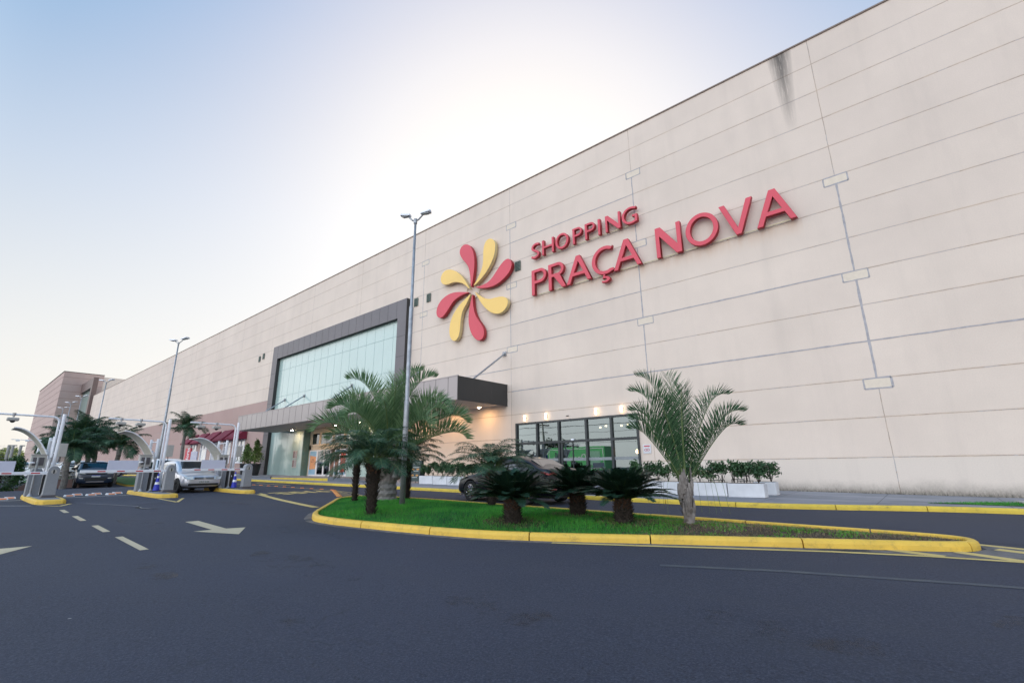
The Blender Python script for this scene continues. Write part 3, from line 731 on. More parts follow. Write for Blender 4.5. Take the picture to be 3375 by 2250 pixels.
# sealant repairs over the panel joints, and the little rectangular pockets at each joint
def ribbon(pts, wd, mb, y, seed):
    r = random.Random(seed); P = []
    for a, b in zip(pts[:-1], pts[1:]):
        n = max(2, int(math.dist(a, b)/.16))
        for i in range(n): P.append((a[0]+(b[0]-a[0])*i/n, a[1]+(b[1]-a[1])*i/n))
    P.append(pts[-1]); vs = []; ph = r.uniform(0,9)
    for i, (x, z) in enumerate(P):
        q = Vector(P[min(i+1,len(P)-1)])-Vector(P[max(i-1,0)]); q.normalize(); nx, nz = -q.y, q.x
        w_ = wd*(.6+.75*abs(mnoise.noise((x*1.3+ph, z*1.3, seed)))+.25*r.random()); o = .012*mnoise.noise((x*2, z*2, seed+5))
        vs += [(x+nx*(o-w_/2), y, z+nz*(o-w_/2)), (x+nx*(o+w_/2), y, z+nz*(o+w_/2))]
    mb.add(vs, [(2*i, 2*i+2, 2*i+3, 2*i+1) for i in range(len(P)-1)])
rowz = lambda r: Z_ROOF-(0 if r == 0 else ROW0+(r-1)*ROWH)
JX = [JX0-JDX*i for i in range(6)]
def pocket(x, r, mb, pb, w_=.80, h_=.36, seed=1, y=20.996):
    pb = MB()
    z = rowz(r); a, b = x-w_/2, x+w_/2
    pb.add([(a,20.9975,z-h_),(b,20.9975,z-h_),(b,20.9975,z-.01),(a,20.9975,z-.01)], [(0,1,2,3)]); BM(pb, 'lifting_pocket', M_patch)
    for L in ([(a,z),(b,z)], [(a,z),(a,z-h_)], [(a,z-h_),(b,z-h_)], [(b,z-h_),(b,z)]): ribbon(L, .055, mb, y, seed)
mb = MB(); pb = MB()
for j, rows in ((0,(5,8,11)),(1,(2,5,8)),(2,(2,5,8)),(3,(2,5))):
    for r in rows: pocket(JX[j]+(.1 if j else 0), r, mb, pb, seed=j*7+r)
ribbon([(JX[0],rowz(5)-.36),(JX[0],rowz(8))], .075, mb, 20.9955, 1); ribbon([(JX[0],rowz(8)-.36),(JX[0],rowz(11))], .085, mb, 20.9955, 2)
ribbon([(JX[1],rowz(2)-.36),(JX[1],rowz(5))], .06, mb, 20.9955, 3); ribbon([(JX[1],rowz(5)-.36),(JX[1],rowz(8))], .065, mb, 20.9955, 4)
ribbon([(JX[1],rowz(8)-.36),(JX[1],rowz(10)-.3)], .06, mb, 20.9955, 5)
ribbon([(JX[2],rowz(2)-.36),(JX[2],rowz(8))], .05, mb, 20.9955, 6); ribbon([(JX[3],rowz(2)-.36),(JX[3],rowz(8))], .045, mb, 20.9955, 7)
for (a, b, r, q) in ((-18,-9.48,3,.045),(-18,-9.48,7,.05),(-18,-1.05,8,.06),(-18,JX0,10,.06),(JX0,9,10,.055),(-26.4,-18.1,9,.05)):
    ribbon([(a,rowz(r)+.002),(b,rowz(r)+.002)], q, mb, 20.9945, int(a*3+r))
BM(mb, 'joint_sealant', M_sealant)

# portal frame round the big glass screen
PX0, PX1, PZ1, PY = -50.47, -27.9, 13.79, 20.55
mb = MB(); mb.box(PX0, PX1, PY, 20.95, 12.41, PZ1); mb.box(PX0, -49.37, PY, 20.95, -.2, 12.41); mb.box(-28.97, PX1, PY, 20.95, -.2, 12.41)
x = PX0+1.1
while x < PX1-.5: mb.box(x-.012, x+.012, PY-.004, PY+.01, 12.41, PZ1, 1); x += 1.125
for z in np.arange(1.6, 12.4, 1.55): mb.box(PX0, -49.37, PY-.004, PY+.01, z-.012, z+.012, 1); mb.box(-28.97, PX1, PY-.004, PY+.01, z-.012, z+.012, 1)
BM(mb, 'portal_frame', [M_acm, M_seam])
mb = MB(); mb.box(PX1+.002, PX1+.01, PY, 20.99, -.2, PZ1); mb.box(-49.372, -49.362, PY+.01, 20.88, -.2, 12.4); mb.box(-49.3, -28.99, PY+.01, 20.88, 12.40, 12.408)
BM(mb, 'frame_reveal', M_acm_d)
# teal glass screen
mb = MB(); mb.box(-49.37, -28.97, 20.88, 20.94, 4.9, 12.41); mb.box(-49.37, -42.7, 20.88, 20.94, 0, 4.9); mb.box(-35.1, -28.97, 20.88, 20.94, 0, 4.9)
BM(mb, 'glass_screen', M_teal)
mb = MB()
for z in (11.14, 8.44, 6.2, 3.1):
    for a, b in (((-49.37,-28.97),) if z > 5 else ((-49.37,-42.7),(-35.1,-28.97))): mb.box(a, b, 20.872, 20.885, z-.014, z+.014)
x = -49.37+1.22
while x < -29.2:
    mb.box(x-.007, x+.007, 20.873, 20.885, 4.9 if -42.9 < x < -34.9 else .2, 12.41); x += 1.22
BM(mb, 'glass_joint', simple('glass_joint_gasket', (.25,.35,.34), .6))
M_down = emis('warm_downlight', (1,.60,.28), 130)
# canopy
cy0, cx0, cx1, cz0, cz1 = 17.0, -47.6, -18.33, 4.82, 6.09
mb = MB(); mb.box(cx0, cx1, cy0, 20.54, cz0+.02, cz1); x = cx0+1.0
while x < cx1-.3: mb.box(x-.012, x+.012, cy0-.005, cy0+.01, cz0+.02, cz1, 1); x += 1.02
BM(mb, 'canopy', [M_acm_l, M_seam])
mb = MB(); mb.box(cx1+.001, cx1+.03, cy0, 20.99, cz0, cz1+.01)
for y in (18.3, 19.6): mb.box(cx1+.026, cx1+.034, y-.01, y+.01, cz0, cz1, 1)
BM(mb, 'canopy_end_panel', [M_acm_d, M_seam])
mb = MB(); mb.box(cx0+.02, cx1-.02, cy0+.02, 20.5, cz0, cz0+.018); BM(mb, 'canopy_soffit', M_soffit)
mb = MB(); mb.box(cx0-.02, cx1+.03, cy0-.02, cy0+.06, cz1+.002, cz1+.05); BM(mb, 'canopy_trim', M_acm_l)
for x in (-18.5, -26.6, -35.2, -43.3, -47.2):
    yb = 20.98 if x > -28 else 20.87
    mb = MB(); mb.tube([(x,yb,8.0),(x,18.3,cz1)], .055, 8); mb.box(x-.14, x+.14, yb-.03, yb+.01, 7.86, 8.14); mb.tube([(x,yb-.12,7.99),(x,yb,8.0)], .09, 8)
    BM(mb, 'tie_rod', M_galv)
for x in (-19.8,-22.6,-25.4,-28.2,-32.5,-36,-39.5,-43.5):
    mb = MB(); mb.lathe([(.14,0),(.15,-.02),(.11,-.03)], 14, (x,20.15,cz0-.001)); f_ = BM(mb, 'soffit_downlight', M_white)
    mb = MB(); mb.lathe([(.10,-.032),(.08,-.036)], 14, (x,20.15,cz0-.001)); mb.build('downlight_lens', M_down, f_)
# entrance recess, doors, transom windows
mb = MB(); mb.box(-42.7, -42.62, 20.94, 21.6, .5, 4.9); BM(mb, 'jamb_panel', simple('jamb_glass', (.10,.19,.17), .25, coat=.6))
mb = MB(); mb.box(-42.62, -35.1, 21.5, 21.62, 4.55, 4.9); mb.box(-42.62, -35.1, 21.5, 21.62, 3.05, 3.45); mb.box(-35.12, -34.9, 21.0, 21.62, .5, 4.9); mb.box(-42.62,-42.3,21.5,21.62,.7,4.55)
BM(mb, 'door_surround', simple('cream_door_surround', (.62,.52,.40), .6))
for a, b in ((-42.3,-40.9),(-40.75,-38.6),(-38.45,-36.8),(-36.65,-35.15)):
    mb = MB(); mb.box(a,b,21.50,21.57,3.45,3.53); mb.box(a,b,21.50,21.57,4.47,4.55); mb.box(a,a+.08,21.50,21.57,3.53,4.47); mb.box(b-.08,b,21.50,21.57,3.53,4.47)
    f = BM(mb, 'transom_window', M_patch); mb = MB(); mb.box(a+.08,b-.08,21.53,21.54,3.53,4.47); g_ = mb.build('pane', M_glass2, f)
M_pblue = simple('pale_blue_poster', (.27,.48,.66), .5); M_porange = simple('orange_poster', (.72,.34,.16), .5, var=.05); M_pred = simple('red_poster', (.62,.10,.07), .5, var=.1); M_pbrown = simple('brown_poster', (.22,.10,.07), .5, var=.5, scale=3)
DZ = .80
def door(a, b, kind):
    mb = MB(); y = 21.42
    mb.box(a,b,y,y+.06,DZ,DZ+.14); mb.box(a,b,y,y+.06,DZ+2.12,DZ+2.22); mb.box(a,a+.1,y,y+.06,DZ+.14,DZ+2.12); mb.box(b-.1,b,y,y+.06,DZ+.14,DZ+2.12)
    d = BM(mb, 'sliding_door', M_white); mb = MB(); mb.box(a+.1,b-.1,y+.025,y+.035,DZ+.14,DZ+2.12); mb.build('pane', M_glass2, d)
    if kind:
        mb = MB(); mb.box(a+.1,b-.1,y+.012,y+.02,DZ+.14,DZ+2.12,0)
        z0, z1 = (DZ+.55, DZ+1.75) if kind == 'o' else (DZ+.3, DZ+1.95)
        mb.prism([(a+.16,z0),(b-.14,z0+.06),(b-.14,z1-.1),(a+.16,z1)], y+.002, y+.011, 1)
        p_ = mb.build('poster', [M_pblue, {'o':M_porange,'r':M_pred,'b':M_pbrown}[kind]], d)
        if kind == 'o':
            for zz, wt in ((1.45,.35),(1.3,.5),(1.12,.45),(.95,.3),(.80,.5)):
                mb = MB(); mb.box(a+.25,a+.25+wt,y-.002,y+.0015,DZ+zz,DZ+zz+.05); 
            t_ = text_mesh('LINE\nTRAÇO', 'poster_lettering', .2, M_pbrown, d, .001, (( a+b)/2, y-.001, DZ+1.3))
for a, b, k in ((-42.3,-40.95,'o'),(-40.95,-39.75,None),(-39.75,-38.6,None),(-38.0,-37.15,'b'),(-37.15,-36.1,'r'),(-36.1,-35.2,'r')): door(a, b, k)
mb = MB(); mb.box(-38.6,-38.0,21.42,21.5,DZ,3.05); BM(mb, 'door_pier', M_pbrown)
mb = MB(); mb.box(-42.75,-34.9,27,27.1,0,5); mb.box(-42.75,-34.9,21.4,27,.70,.79); mb.box(-42.85,-42.75,21.6,27,0,5); mb.box(-34.9,-34.8,21.6,27,0,5); mb.box(-42.75,-34.9,21.6,27,4.95,5.05)
BM(mb, 'lobby_interior', simple('lobby', (.30,.20,.14), .6, var=.5, scale=1.2))
mb = MB()
M_lob = emis('lobby_lamp', (1,.8,.6), 4)
for x in (-41,-39,-37): mb = MB(); mb.box(x-.5,x+.5,23.6,23.8,4.90,4.94); BM(mb, 'lobby_ceiling_lamp', M_lob)
for x, z in ((-43.9,1.55),(-43.9,2.35)):       # notice frames on the teal glass
    mb = MB(); mb.box(x-.38, x+.38, 20.85, 20.878, z-.02, z+.70); nf = BM(mb, 'notice_frame', M_beige)
    for i, cx in enumerate((x-.19, x+.19)):
        mb = MB(); mb.box(cx-.15, cx+.15, 20.846, 20.852, z+.05, z+.64); mb.build('notice', simple('notice_print%d'%i, (.20,.13,.13) if i == 0 else (.33,.28,.29), .6, var=.6, scale=14), nf)
# raised entrance platform with yellow edge, and its two ramps
mb = MB(); mb.box(-37.5,-29.2,16.25,20.87,.2,.80); mb.box(-43.5,-37.5,16.25,20.87,.2,.80); tag(mb.build('entrance_platform', M_pave), kind='structure')
mb = MB(); mb.box(-37.4,-29.25,16.17,16.248,.60,.803); tag(mb.build('platform_edge', M_kerb2), kind='structure')
for xa, xb, nm in ((-47.5,-37.5,'l'),(-29.2,-22.5,'r')):
    zl = .80+.10; mb = MB(); ze = G(xb if nm == 'r' else xa, 16.2)+.13
    P = [(xa,.2),(xb,.2),(xb,ze+.02),(xa,zl)] if nm == 'r' else [(xa,.2),(xb,.2),(xb,zl),(xa,ze+.02)]
    mb.prism(P, 16.12, 16.24); tag(mb.build('ramp_wall', simple('ramp_grey_%s' % ('east' if nm == 'r' else 'west'), (.13,.14,.16), .8)), kind='structure')
# storefront
M_frame = simple('charcoal_aluminium', (.022,.028,.032), .38)
sx = [-17.67,-16.15,-14.70,-13.01,-11.58,-10.15]; sz0, szm, sz1 = .15, 2.64, 3.78
fm = MB(); y0, y1 = 20.93, 21.12
for i, x in enumerate(sx): fm.box(x-(.0 if i == 0 else .055), x+(.0 if i == 5 else .055)+(.09 if i == 0 else 0)-(.09 if i == 5 else 0)*0, y0, y1, sz0, sz1) if 0 < i < 5 else fm.box(min(x, x+(.1 if i == 0 else -.1)), max(x, x+(.1 if i == 0 else -.1)), y0, y1, sz0, sz1)
fm.box(sx[0]+.1, sx[-1]-.1, y0+.004, y1, sz1-.1, sz1); 
for a, b in zip(sx[:-1], sx[1:]):
    aa = a+(.1 if a == sx[0] else .055); bb = b-(.1 if b == sx[-1] else .055)
    fm.box(aa, bb, y0+.006, y1, szm-.06, szm+.06); fm.box(aa, bb, y0+.006, y1, sz0, sz0+.12)
store = BM(fm, 'storefront_window', M_frame)
for a, b in zip(sx[:-1], sx[1:]):
    aa = a+(.1 if a == sx[0] else .055); bb = b-(.1 if b == sx[-1] else .055)
    mb = MB(); mb.add([(aa,21.03,szm+.06),(bb,21.03,szm+.06),(bb,21.03,sz1-.1),(aa,21.03,sz1-.1)], [(0,1,2,3)]); mb.build('pane', M_glass, store)
    mb = MB(); mb.add([(aa,21.03,sz0+.12),(bb,21.03,sz0+.12),(bb,21.03,szm-.06),(aa,21.03,szm-.06)], [(0,1,2,3)]); mb.build('pane', M_glass, store)
    mb = MB(); mb.box(aa,bb,21.022,21.028,1.66,1.80); mb.build('frosted_band', simple('frosted_film', (.22,.24,.25), .5), store)
mb = MB(); mb.box(-13.90,-13.86,20.99,21.05,.3,2.58); mb.box(-14.62,-14.5,20.98,21.06,.3,2.58); mb.build('door_stile', M_frame, store)
mb = MB(); mb.lathe([(.08,0),(.11,.03),(.08,.09)], 12, (-13.85,20.98,2.66)); mb.build('door_sensor', M_white, store)
mb = MB(); mb.box(-17.9,-9.9,26,26.1,0,3.9); mb.box(-17.9,-9.9,21.36,26,.05,.14); mb.box(-17.9,-9.9,21.36,26,3.85,3.95); mb.box(-18,-17.9,21.36,26,0,3.9); mb.box(-9.9,-9.8,21.36,26,0,3.9)
BM(mb, 'cafe_interior', M_dark)
for x, y in ((-12.9,22.8),(-12.2,23.2),(-11.6,22.8),(-13.6,23.4),(-10.9,22.4)):
    mb = MB(); mb.lathe([(.05,0),(.07,-.05),(.05,-.09)], 10, (x,y,3.5)); BM(mb, 'cafe_ceiling_lamp', M_lamp)
mb = MB(); mb.lathe([(.03,0),(.09,-.06),(.09,-.14),(.03,-.2)], 12, (-10.8,22.0,2.15)); BM(mb, 'cafe_pendant_lamp', emis('cafe_pendant', (1,.5,.2), 14))
for x in (-16.96,-15.48,-12.35,-10.94):
    mb = MB(); mb.box(x-.045,x+.045,20.93,20.995,3.93,4.13); l_ = BM(mb, 'wall_lamp', M_patch, bevel=.012)
    mb = MB(); mb.lathe([(.035,-.15),(.05,-.13),(.055,0),(.05,.13),(.035,.15)], 14, (x,20.90,4.03)); mb.build('glowing_tube', M_lamp, l_, smooth=True)
mb = MB(); mb.box(-14.2,-14.05,20.96,20.997,3.93,3.97); BM(mb, 'door_bell', M_black)
# small notice sign right of the storefront
mb = MB(); mb.box(-10.0,-9.62,20.97,20.994,1.92,2.32); s_ = BM(mb, 'wall_notice', M_planter)
mb = MB()
for c_ in (-9.87,-9.76):
    for k in range(24):
        a0, a1 = 2*PI*k/24, 2*PI*(k+1)/24; R_, r_ = .075, .048
        mb.add([(c_+R_*math.cos(a0),20.966,2.08+R_*.8*math.sin(a0)),(c_+R_*math.cos(a1),20.966,2.08+R_*.8*math.sin(a1)),(c_+r_*math.cos(a1),20.966,2.08+r_*.8*math.sin(a1)),(c_+r_*math.cos(a0),20.966,2.08+r_*.8*math.sin(a0))], [(0,1,2,3)])
mb.box(-9.95,-9.67,20.965,20.968,2.22,2.27)
mb.build('notice_emblem', simple('red_print', (.5,.05,.07), .6), s_)
# vents
for x, z in ((-27.3,13.44),(-25.85,13.44),(-17.35,13.43),(-54.9,13.34),(-53.9,13.5)):
    mb = MB(); mb.box(x-.20,x+.20,20.96,20.996,z-.34,z+.26,0); v_ = BM(mb, 'wall_vent', M_dark)
    mb = MB()
    for k in range(6): mb.add([(x-.17,20.93,z-.33+k*.095),(x+.17,20.93,z-.33+k*.095),(x+.17,20.955,z-.27+k*.095),(x-.17,20.955,z-.27+k*.095)], [(0,1,2,3)])
    mb.box(x-.22,x-.17,20.93,20.958,z-.36,z+.28); mb.box(x+.17,x+.22,20.93,20.958,z-.36,z+.28); mb.box(x-.17,x+.17,20.93,20.958,z+.23,z+.28); mb.build('louvre', simple('louvre_grey_green', (.12,.16,.13), .6), v_)
# pink wing: windows under maroon awnings
for x in WINX:
    a, b, c, d = x-1.15, x+1.15, 2.1, 4.78; mb = MB(); y = 20.95
    mb.box(a,a+.16,y,21.1,c,d); mb.box(b-.16,b,y,21.1,c,d); mb.box(a+.16,b-.16,y,21.1,d-.14,d); mb.box(a+.16,b-.16,y,21.1,c,c+.16); mb.box(a+.16,b-.16,y+.02,21.1,3.9,3.98); mb.box(x-.03,x+.03,y+.02,21.1,3.98,d-.14)
    f = BM(mb, 'window', M_white); mb = MB(); mb.box(a+.16,b-.16,21.04,21.06,c+.16,d-.14); mb.build('pane', simple('curtained_glass', (.55,.58,.62), .12, coat=1, var=.15, scale=1.5), f)
    mb = MB(); A = [(20.99,5.86),(19.85,4.78),(19.85,4.62),(20.99,4.62)]
    mb.prism(A, x-1.45, x+1.45, axis='x'); aw = BM(mb, 'awning', M_maroon)
    mb = MB(); mb.box(x-1.47,x+1.47,19.82,19.86,4.60,4.80); mb.build('awning_valance', M_maroon, aw)
# ---------------- signs on the facade
YF, YB = 20.66, 20.88
sign = empty('lettering_sign', (-9.3,20.9,11), 0, 'red raised letters reading SHOPPING over PRAÇA NOVA on brass rails high on the wall', 'sign')
sign_inv = Matrix.Translation((9.3,-20.9,-11))
def arc(cx, cy, rx, ry, a0, a1, n=22): return [(cx+rx*math.cos(math.radians(a0+(a1-a0)*i/n)), cy+ry*math.sin(math.radians(a0+(a1-a0)*i/n))) for i in range(n+1)]
def glyph(ch, w_, h, t):
    if ch == 'I': return [[(0,0),(t,0),(t,h),(0,h)]]
    if ch == 'H': 
        m0, m1 = h*.5-t*.42, h*.5+t*.42
        return [[(0,0),(t,0),(t,m0),(w_-t,m0),(w_-t,0),(w_,0),(w_,h),(w_-t,h),(w_-t,m1),(t,m1),(t,h),(0,h)]]
    if ch == 'N':
        k = t*1.25
        return [[(0,0),(t*.92,0),(t*.92,h*.70),(w_-k,0),(w_,0),(w_,h),(w_-t*.92,h),(w_-t*.92,h*.30),(k,h),(0,h)]]
    if ch == 'V':
        return [[(w_*.5-t*.52,0),(w_*.5+t*.52,0),(w_,h),(w_-t*1.12,h),(w_*.5,t*1.5),(t*1.12,h),(0,h)]]
    if ch == 'A':
        q = t*1.12; m0 = h*.26; m1 = m0+t*.85
        xl = lambda z: (w_*.5-t*.55)*z/h
        return [[(0,0),(q,0),(q+xl(m0)*.98,m0),(w_-q-xl(m0)*.98,m0),(w_-q,0),(w_,0),(w_*.5+t*.58,h),(w_*.5-t*.58,h)],
                [(q+xl(m1)*.99,m1),(w_*.5,h-t*1.55),(w_-q-xl(m1)*.99,m1)]]
    if ch == 'O':
        return [arc(w_/2,h/2,w_/2,h/2+.012*h,0,360,48)[:-1], arc(w_/2,h/2,w_/2-t,h/2-t*.86,0,360,48)[:-1][::-1]]
    if ch in 'PR':
        bh = h*.56 if ch == 'P' else h*.52; r = bh/2; cx = w_-r*1.0 if ch == 'P' else w_*.90-r
        out = [(0,0),(t,0),(t,h-bh)] 
        if ch == 'R':
            out += [(t*1.75,h-bh),(w_-t*1.28,0),(w_,0),(w_*.62+t*.25,h-bh+t*.28)]
            out += arc(cx,h-r,r,r,-62,90)
        else: out += arc(cx,h-r,r,r,-90,90)
        out += [(0,h)]
        ri = r-t*.84
        return [out, [(t,h-t*.84)]+arc(cx,h-r,ri*1.0,ri,90,-90)+[(t,h-bh+t*.84)]]
    if ch in 'CG':
        R, Ry = w_*.60, h/2*1.015; cx = R; cy = h/2; a0, a1 = (56, 300) if ch == 'C' else (56, 306)
        o = arc(cx,cy,R,Ry,a0,a1,34); i_ = arc(cx,cy,R-t,Ry-t*.86,a0+4,a1-3,34)
        if ch == 'G':
            x1 = w_; z1 = h*.50
            o = arc(cx,cy,R,Ry,58,284,34); i_ = arc(cx,cy,R-t,Ry-t*.86,62,286,34)
            o = [(w_*.97,h*.955),(w_*.93,h*.955-t*.95)] + i_ + [(x1-t,t*1.05),(x1-t,z1-t*.8),(x1-t*2.0,z1-t*.8),(x1-t*2.0,z1),(x1,z1),(x1,h*.065)] + o[::-1]
            return [o]
        return [[(w_*.96,h*.965),(w_*.91,h*.965-t*.9)] + i_ + [(w_*.95,h*.06+t*.72),(w_,h*.06)] + o[::-1]]
    if ch == 'S':
        pts = [(w_*.90,h*.90),(w_*.66,h*.955-t*.05),(w_*.40,h*.93),(w_*.17,h*.80),(w_*.18,h*.64),(w_*.40,h*.53),(w_*.66,h*.43),(w_*.83,h*.29),(w_*.76,h*.14),(w_*.52,h*.06),(w_*.28,h*.06),(w_*.04,h*.13)]
        # Catmull-Rom centreline thickened
        Q = []; P = [pts[0]]+pts+[pts[-1]]
        for k in range(1, len(P)-2):
            for u in np.linspace(0, 1, 6, endpoint=False):
                p0, p1, p2, p3 = map(np.array, P[k-1:k+3]); Q.append(.5*((2*p1)+(-p0+p2)*u+(2*p0-5*p1+4*p2-p3)*u*u+(-p0+3*p1-3*p2+p3)*u**3))
        Q.append(np.array(pts[-1])); L = []; Rr = []
        for k, p in enumerate(Q):
            d = Q[min(k+1,len(Q)-1)]-Q[max(k-1,0)]; d = d/np.linalg.norm(d); nn = np.array([-d[1], d[0]]); L.append(tuple(p+nn*t/2)); Rr.append(tuple(p-nn*t/2))
        return [L+Rr[::-1]]
    if ch == 'cedilla':
        return [[(.30*w_,h),(.52*w_,h),(.36*w_,h*.66),(.62*w_,h*.66),(.86*w_,h*.55),(w_,h*.34),(.90*w_,h*.12),(.6*w_,0),(.25*w_,0),(0,h*.08),(.03*w_,h*.26),(.3*w_,h*.20),(.52*w_,h*.22),(.62*w_,h*.34),(.5*w_,h*.46),(.28*w_,h*.48),(.12*w_,h*.44)]]
def put(ch, x0, x1, zb, h, t, name='letter'):
    loops = [[(x0+p[0], zb+p[1]) for p in L] for L in glyph(ch, x1-x0, h, t)]
    o = curve2d(name, loops, YF, YB-YF, M_red, sign, bevel=.012, side=M_redshade); o.matrix_parent_inverse = sign_inv; return o
SB, SH, ST = 13.34, .94, .135
for ch, a, b in (('S',-16.06,-15.42),('H',-15.24,-14.40),('O',-14.28,-13.38),('P',-13.10,-12.48),('P',-12.29,-11.66),('I',-11.47,-11.33),('N',-11.02,-10.14),('G',-10.05,-9.20)):
    put(ch, a, b, SB, SH, ST)
BB, BH, BT = 11.04, 1.56, .215
for ch, a, b in (('P',-16.06,-15.0),('R',-14.84,-13.66),('A',-13.62,-12.04),('C',-11.97,-10.66),('A',-10.70,-9.16),('N',-8.36,-7.12),('O',-6.89,-5.42),('V',-5.32,-3.93),('A',-3.90,-2.40)):
    put(ch, a, b, BB, BH, BT)
put('cedilla', -11.44, -10.94, 10.58, .50, .1, 'cedilla')
def rail(x0, x1, z):
    mb = MB(); mb.box(x0, x1, 20.89, 20.915, z-.014, z+.014)
    x = x0+.4
    while x < x1: mb.tube([(x,20.91,z),(x,20.995,z)], .012, 6); x += 1.3
    o = mb.build('rail', M_rail, sign); o.matrix_parent_inverse = sign_inv
rail(-15.95,-9.3,SB+.05); rail(-16.0,-2.5,BB+.06)
# eight-petal emblem: outlines traced from the photograph, as flat discs of acrylic on a ring
PET = [('r', [(-21.162, 12.912), (-21.19, 13.284), (-21.234, 13.727), (-21.33, 14.189), (-21.467, 14.531), (-21.73, 14.859), (-22.073, 15.243), (-22.295, 15.651), (-22.303, 15.938), (-22.135, 16.169), (-21.836, 16.231), (-21.537, 16.143), (-21.239, 15.904), (-21.015, 15.525), (-20.887, 15.097), (-20.838, 14.698), (-20.845, 14.265), (-20.895, 13.847), (-20.979, 13.387), (-21.078, 12.96)]), ('y', [(-20.978, 12.907), (-20.66, 13.194), (-20.421, 13.499), (-20.218, 13.814), (-20.084, 14.148), (-20.04, 14.563), (-20.044, 15.05), (-19.992, 15.468), (-19.856, 15.75), (-19.617, 15.877), (-19.346, 15.839), (-19.144, 15.684), (-18.99, 15.433), (-18.951, 15.18), (-18.99, 14.768), (-19.142, 14.341), (-19.373, 13.99), (-19.706, 13.614), (-20.11, 13.307), (-20.588, 13.015)]), ('r', [(-20.85, 12.82), (-20.378, 12.775), (-19.902, 12.779), (-19.502, 12.879), (-19.173, 13.098), (-18.847, 13.419), (-18.524, 13.711), (-18.204, 13.923), (-17.952, 13.974), (-17.734, 13.882), (-17.595, 13.661), (-17.573, 13.403), (-17.712, 13.091), (-18.024, 12.828), (-18.465, 12.597), (-18.977, 12.456), (-19.566, 12.458), (-20.171, 12.564)]), ('y', [(-20.847, 12.581), (-20.509, 12.259), (-20.165, 11.992), (-19.828, 11.781), (-19.431, 11.658), (-18.978, 11.648), (-18.533, 11.613), (-18.159, 11.495), (-17.945, 11.295), (-17.898, 11.065), (-18.01, 10.8), (-18.289, 10.572), (-18.662, 10.5), (-19.041, 10.593), (-19.428, 10.804), (-19.823, 11.144), (-20.161, 11.528), (-20.507, 12.05)]), ('r', [(-20.984, 12.432), (-20.955, 11.952), (-20.899, 11.522), (-20.803, 11.138), (-20.591, 10.682), (-20.282, 10.313), (-20.046, 9.989), (-19.911, 9.69), (-19.909, 9.394), (-20.038, 9.173), (-20.301, 9.098), (-20.536, 9.165), (-20.844, 9.421), (-21.09, 9.77), (-21.25, 10.157), (-21.328, 10.583), (-21.324, 11.047), (-21.261, 11.449), (-21.164, 11.897), (-21.064, 12.188)]), ('y', [(-21.126, 12.467), (-21.31, 12.143), (-21.553, 11.832), (-21.798, 11.573), (-21.971, 11.269), (-22.068, 10.843), (-22.106, 10.381), (-22.153, 9.975), (-22.288, 9.639), (-22.538, 9.478), (-22.796, 9.525), (-23.042, 9.779), (-23.167, 10.118), (-23.167, 10.543), (-23.069, 10.949), (-22.856, 11.331), (-22.568, 11.642), (-22.171, 11.952), (-21.705, 12.186), (-21.35, 12.365)]), ('r', [(-21.198, 12.549), (-21.714, 12.589), (-22.15, 12.537), (-22.518, 12.439), (-22.888, 12.284), (-23.182, 11.999), (-23.478, 11.713), (-23.778, 11.479), (-24.087, 11.393), (-24.369, 11.497), (-24.539, 11.728), (-24.576, 11.987), (-24.486, 12.302), (-24.259, 12.584), (-23.912, 12.808), (-23.448, 12.943), (-22.911, 12.974), (-22.307, 12.875), (-21.717, 12.713)]), ('y', [(-21.216, 12.745), (-21.507, 13.019), (-21.803, 13.286), (-22.177, 13.507), (-22.631, 13.673), (-23.013, 13.721), (-23.399, 13.701), (-23.794, 13.773), (-24.08, 13.951), (-24.228, 14.22), (-24.208, 14.502), (-24.033, 14.741), (-23.679, 14.87), (-23.244, 14.789), (-22.812, 14.59), (-22.423, 14.31), (-22.04, 13.953), (-21.699, 13.503), (-21.4, 13.072)])]
logo = empty('flower_sign', (-21.3,20.9,12.1), 0, 'pinwheel flower emblem of red and yellow petals mounted on the wall', 'sign')
linv = Matrix.Translation((21.3,-20.9,-12.1))
for col, P in PET:
    P = smooth_poly(P, 2)
    o = curve2d('petal', [P], YF-.02, .26, M_red if col == 'r' else M_yellow, logo, bevel=.014, side=M_redshade if col == 'r' else M_yelside); o.matrix_parent_inverse = linv
    o['label'] = ('red' if col == 'r' else 'yellow')+' petal'
mb = MB(); c0 = (-21.179, 12.766)
mb.tube([(c0[0]+.62*math.cos(a), 20.93, c0[1]+.62*math.sin(a)) for a in np.linspace(0, 2*PI, 25)], .022, 6)
for k in range(8):
    a = 2*PI*(k+.5)/8; mb.tube([(c0[0]+.62*math.cos(a),20.93,c0[1]+.62*math.sin(a)),(c0[0]+.62*math.cos(a),20.995,c0[1]+.62*math.sin(a))], .015, 6)
o = mb.build('mounting_ring', M_rail, logo); o.matrix_parent_inverse = linv

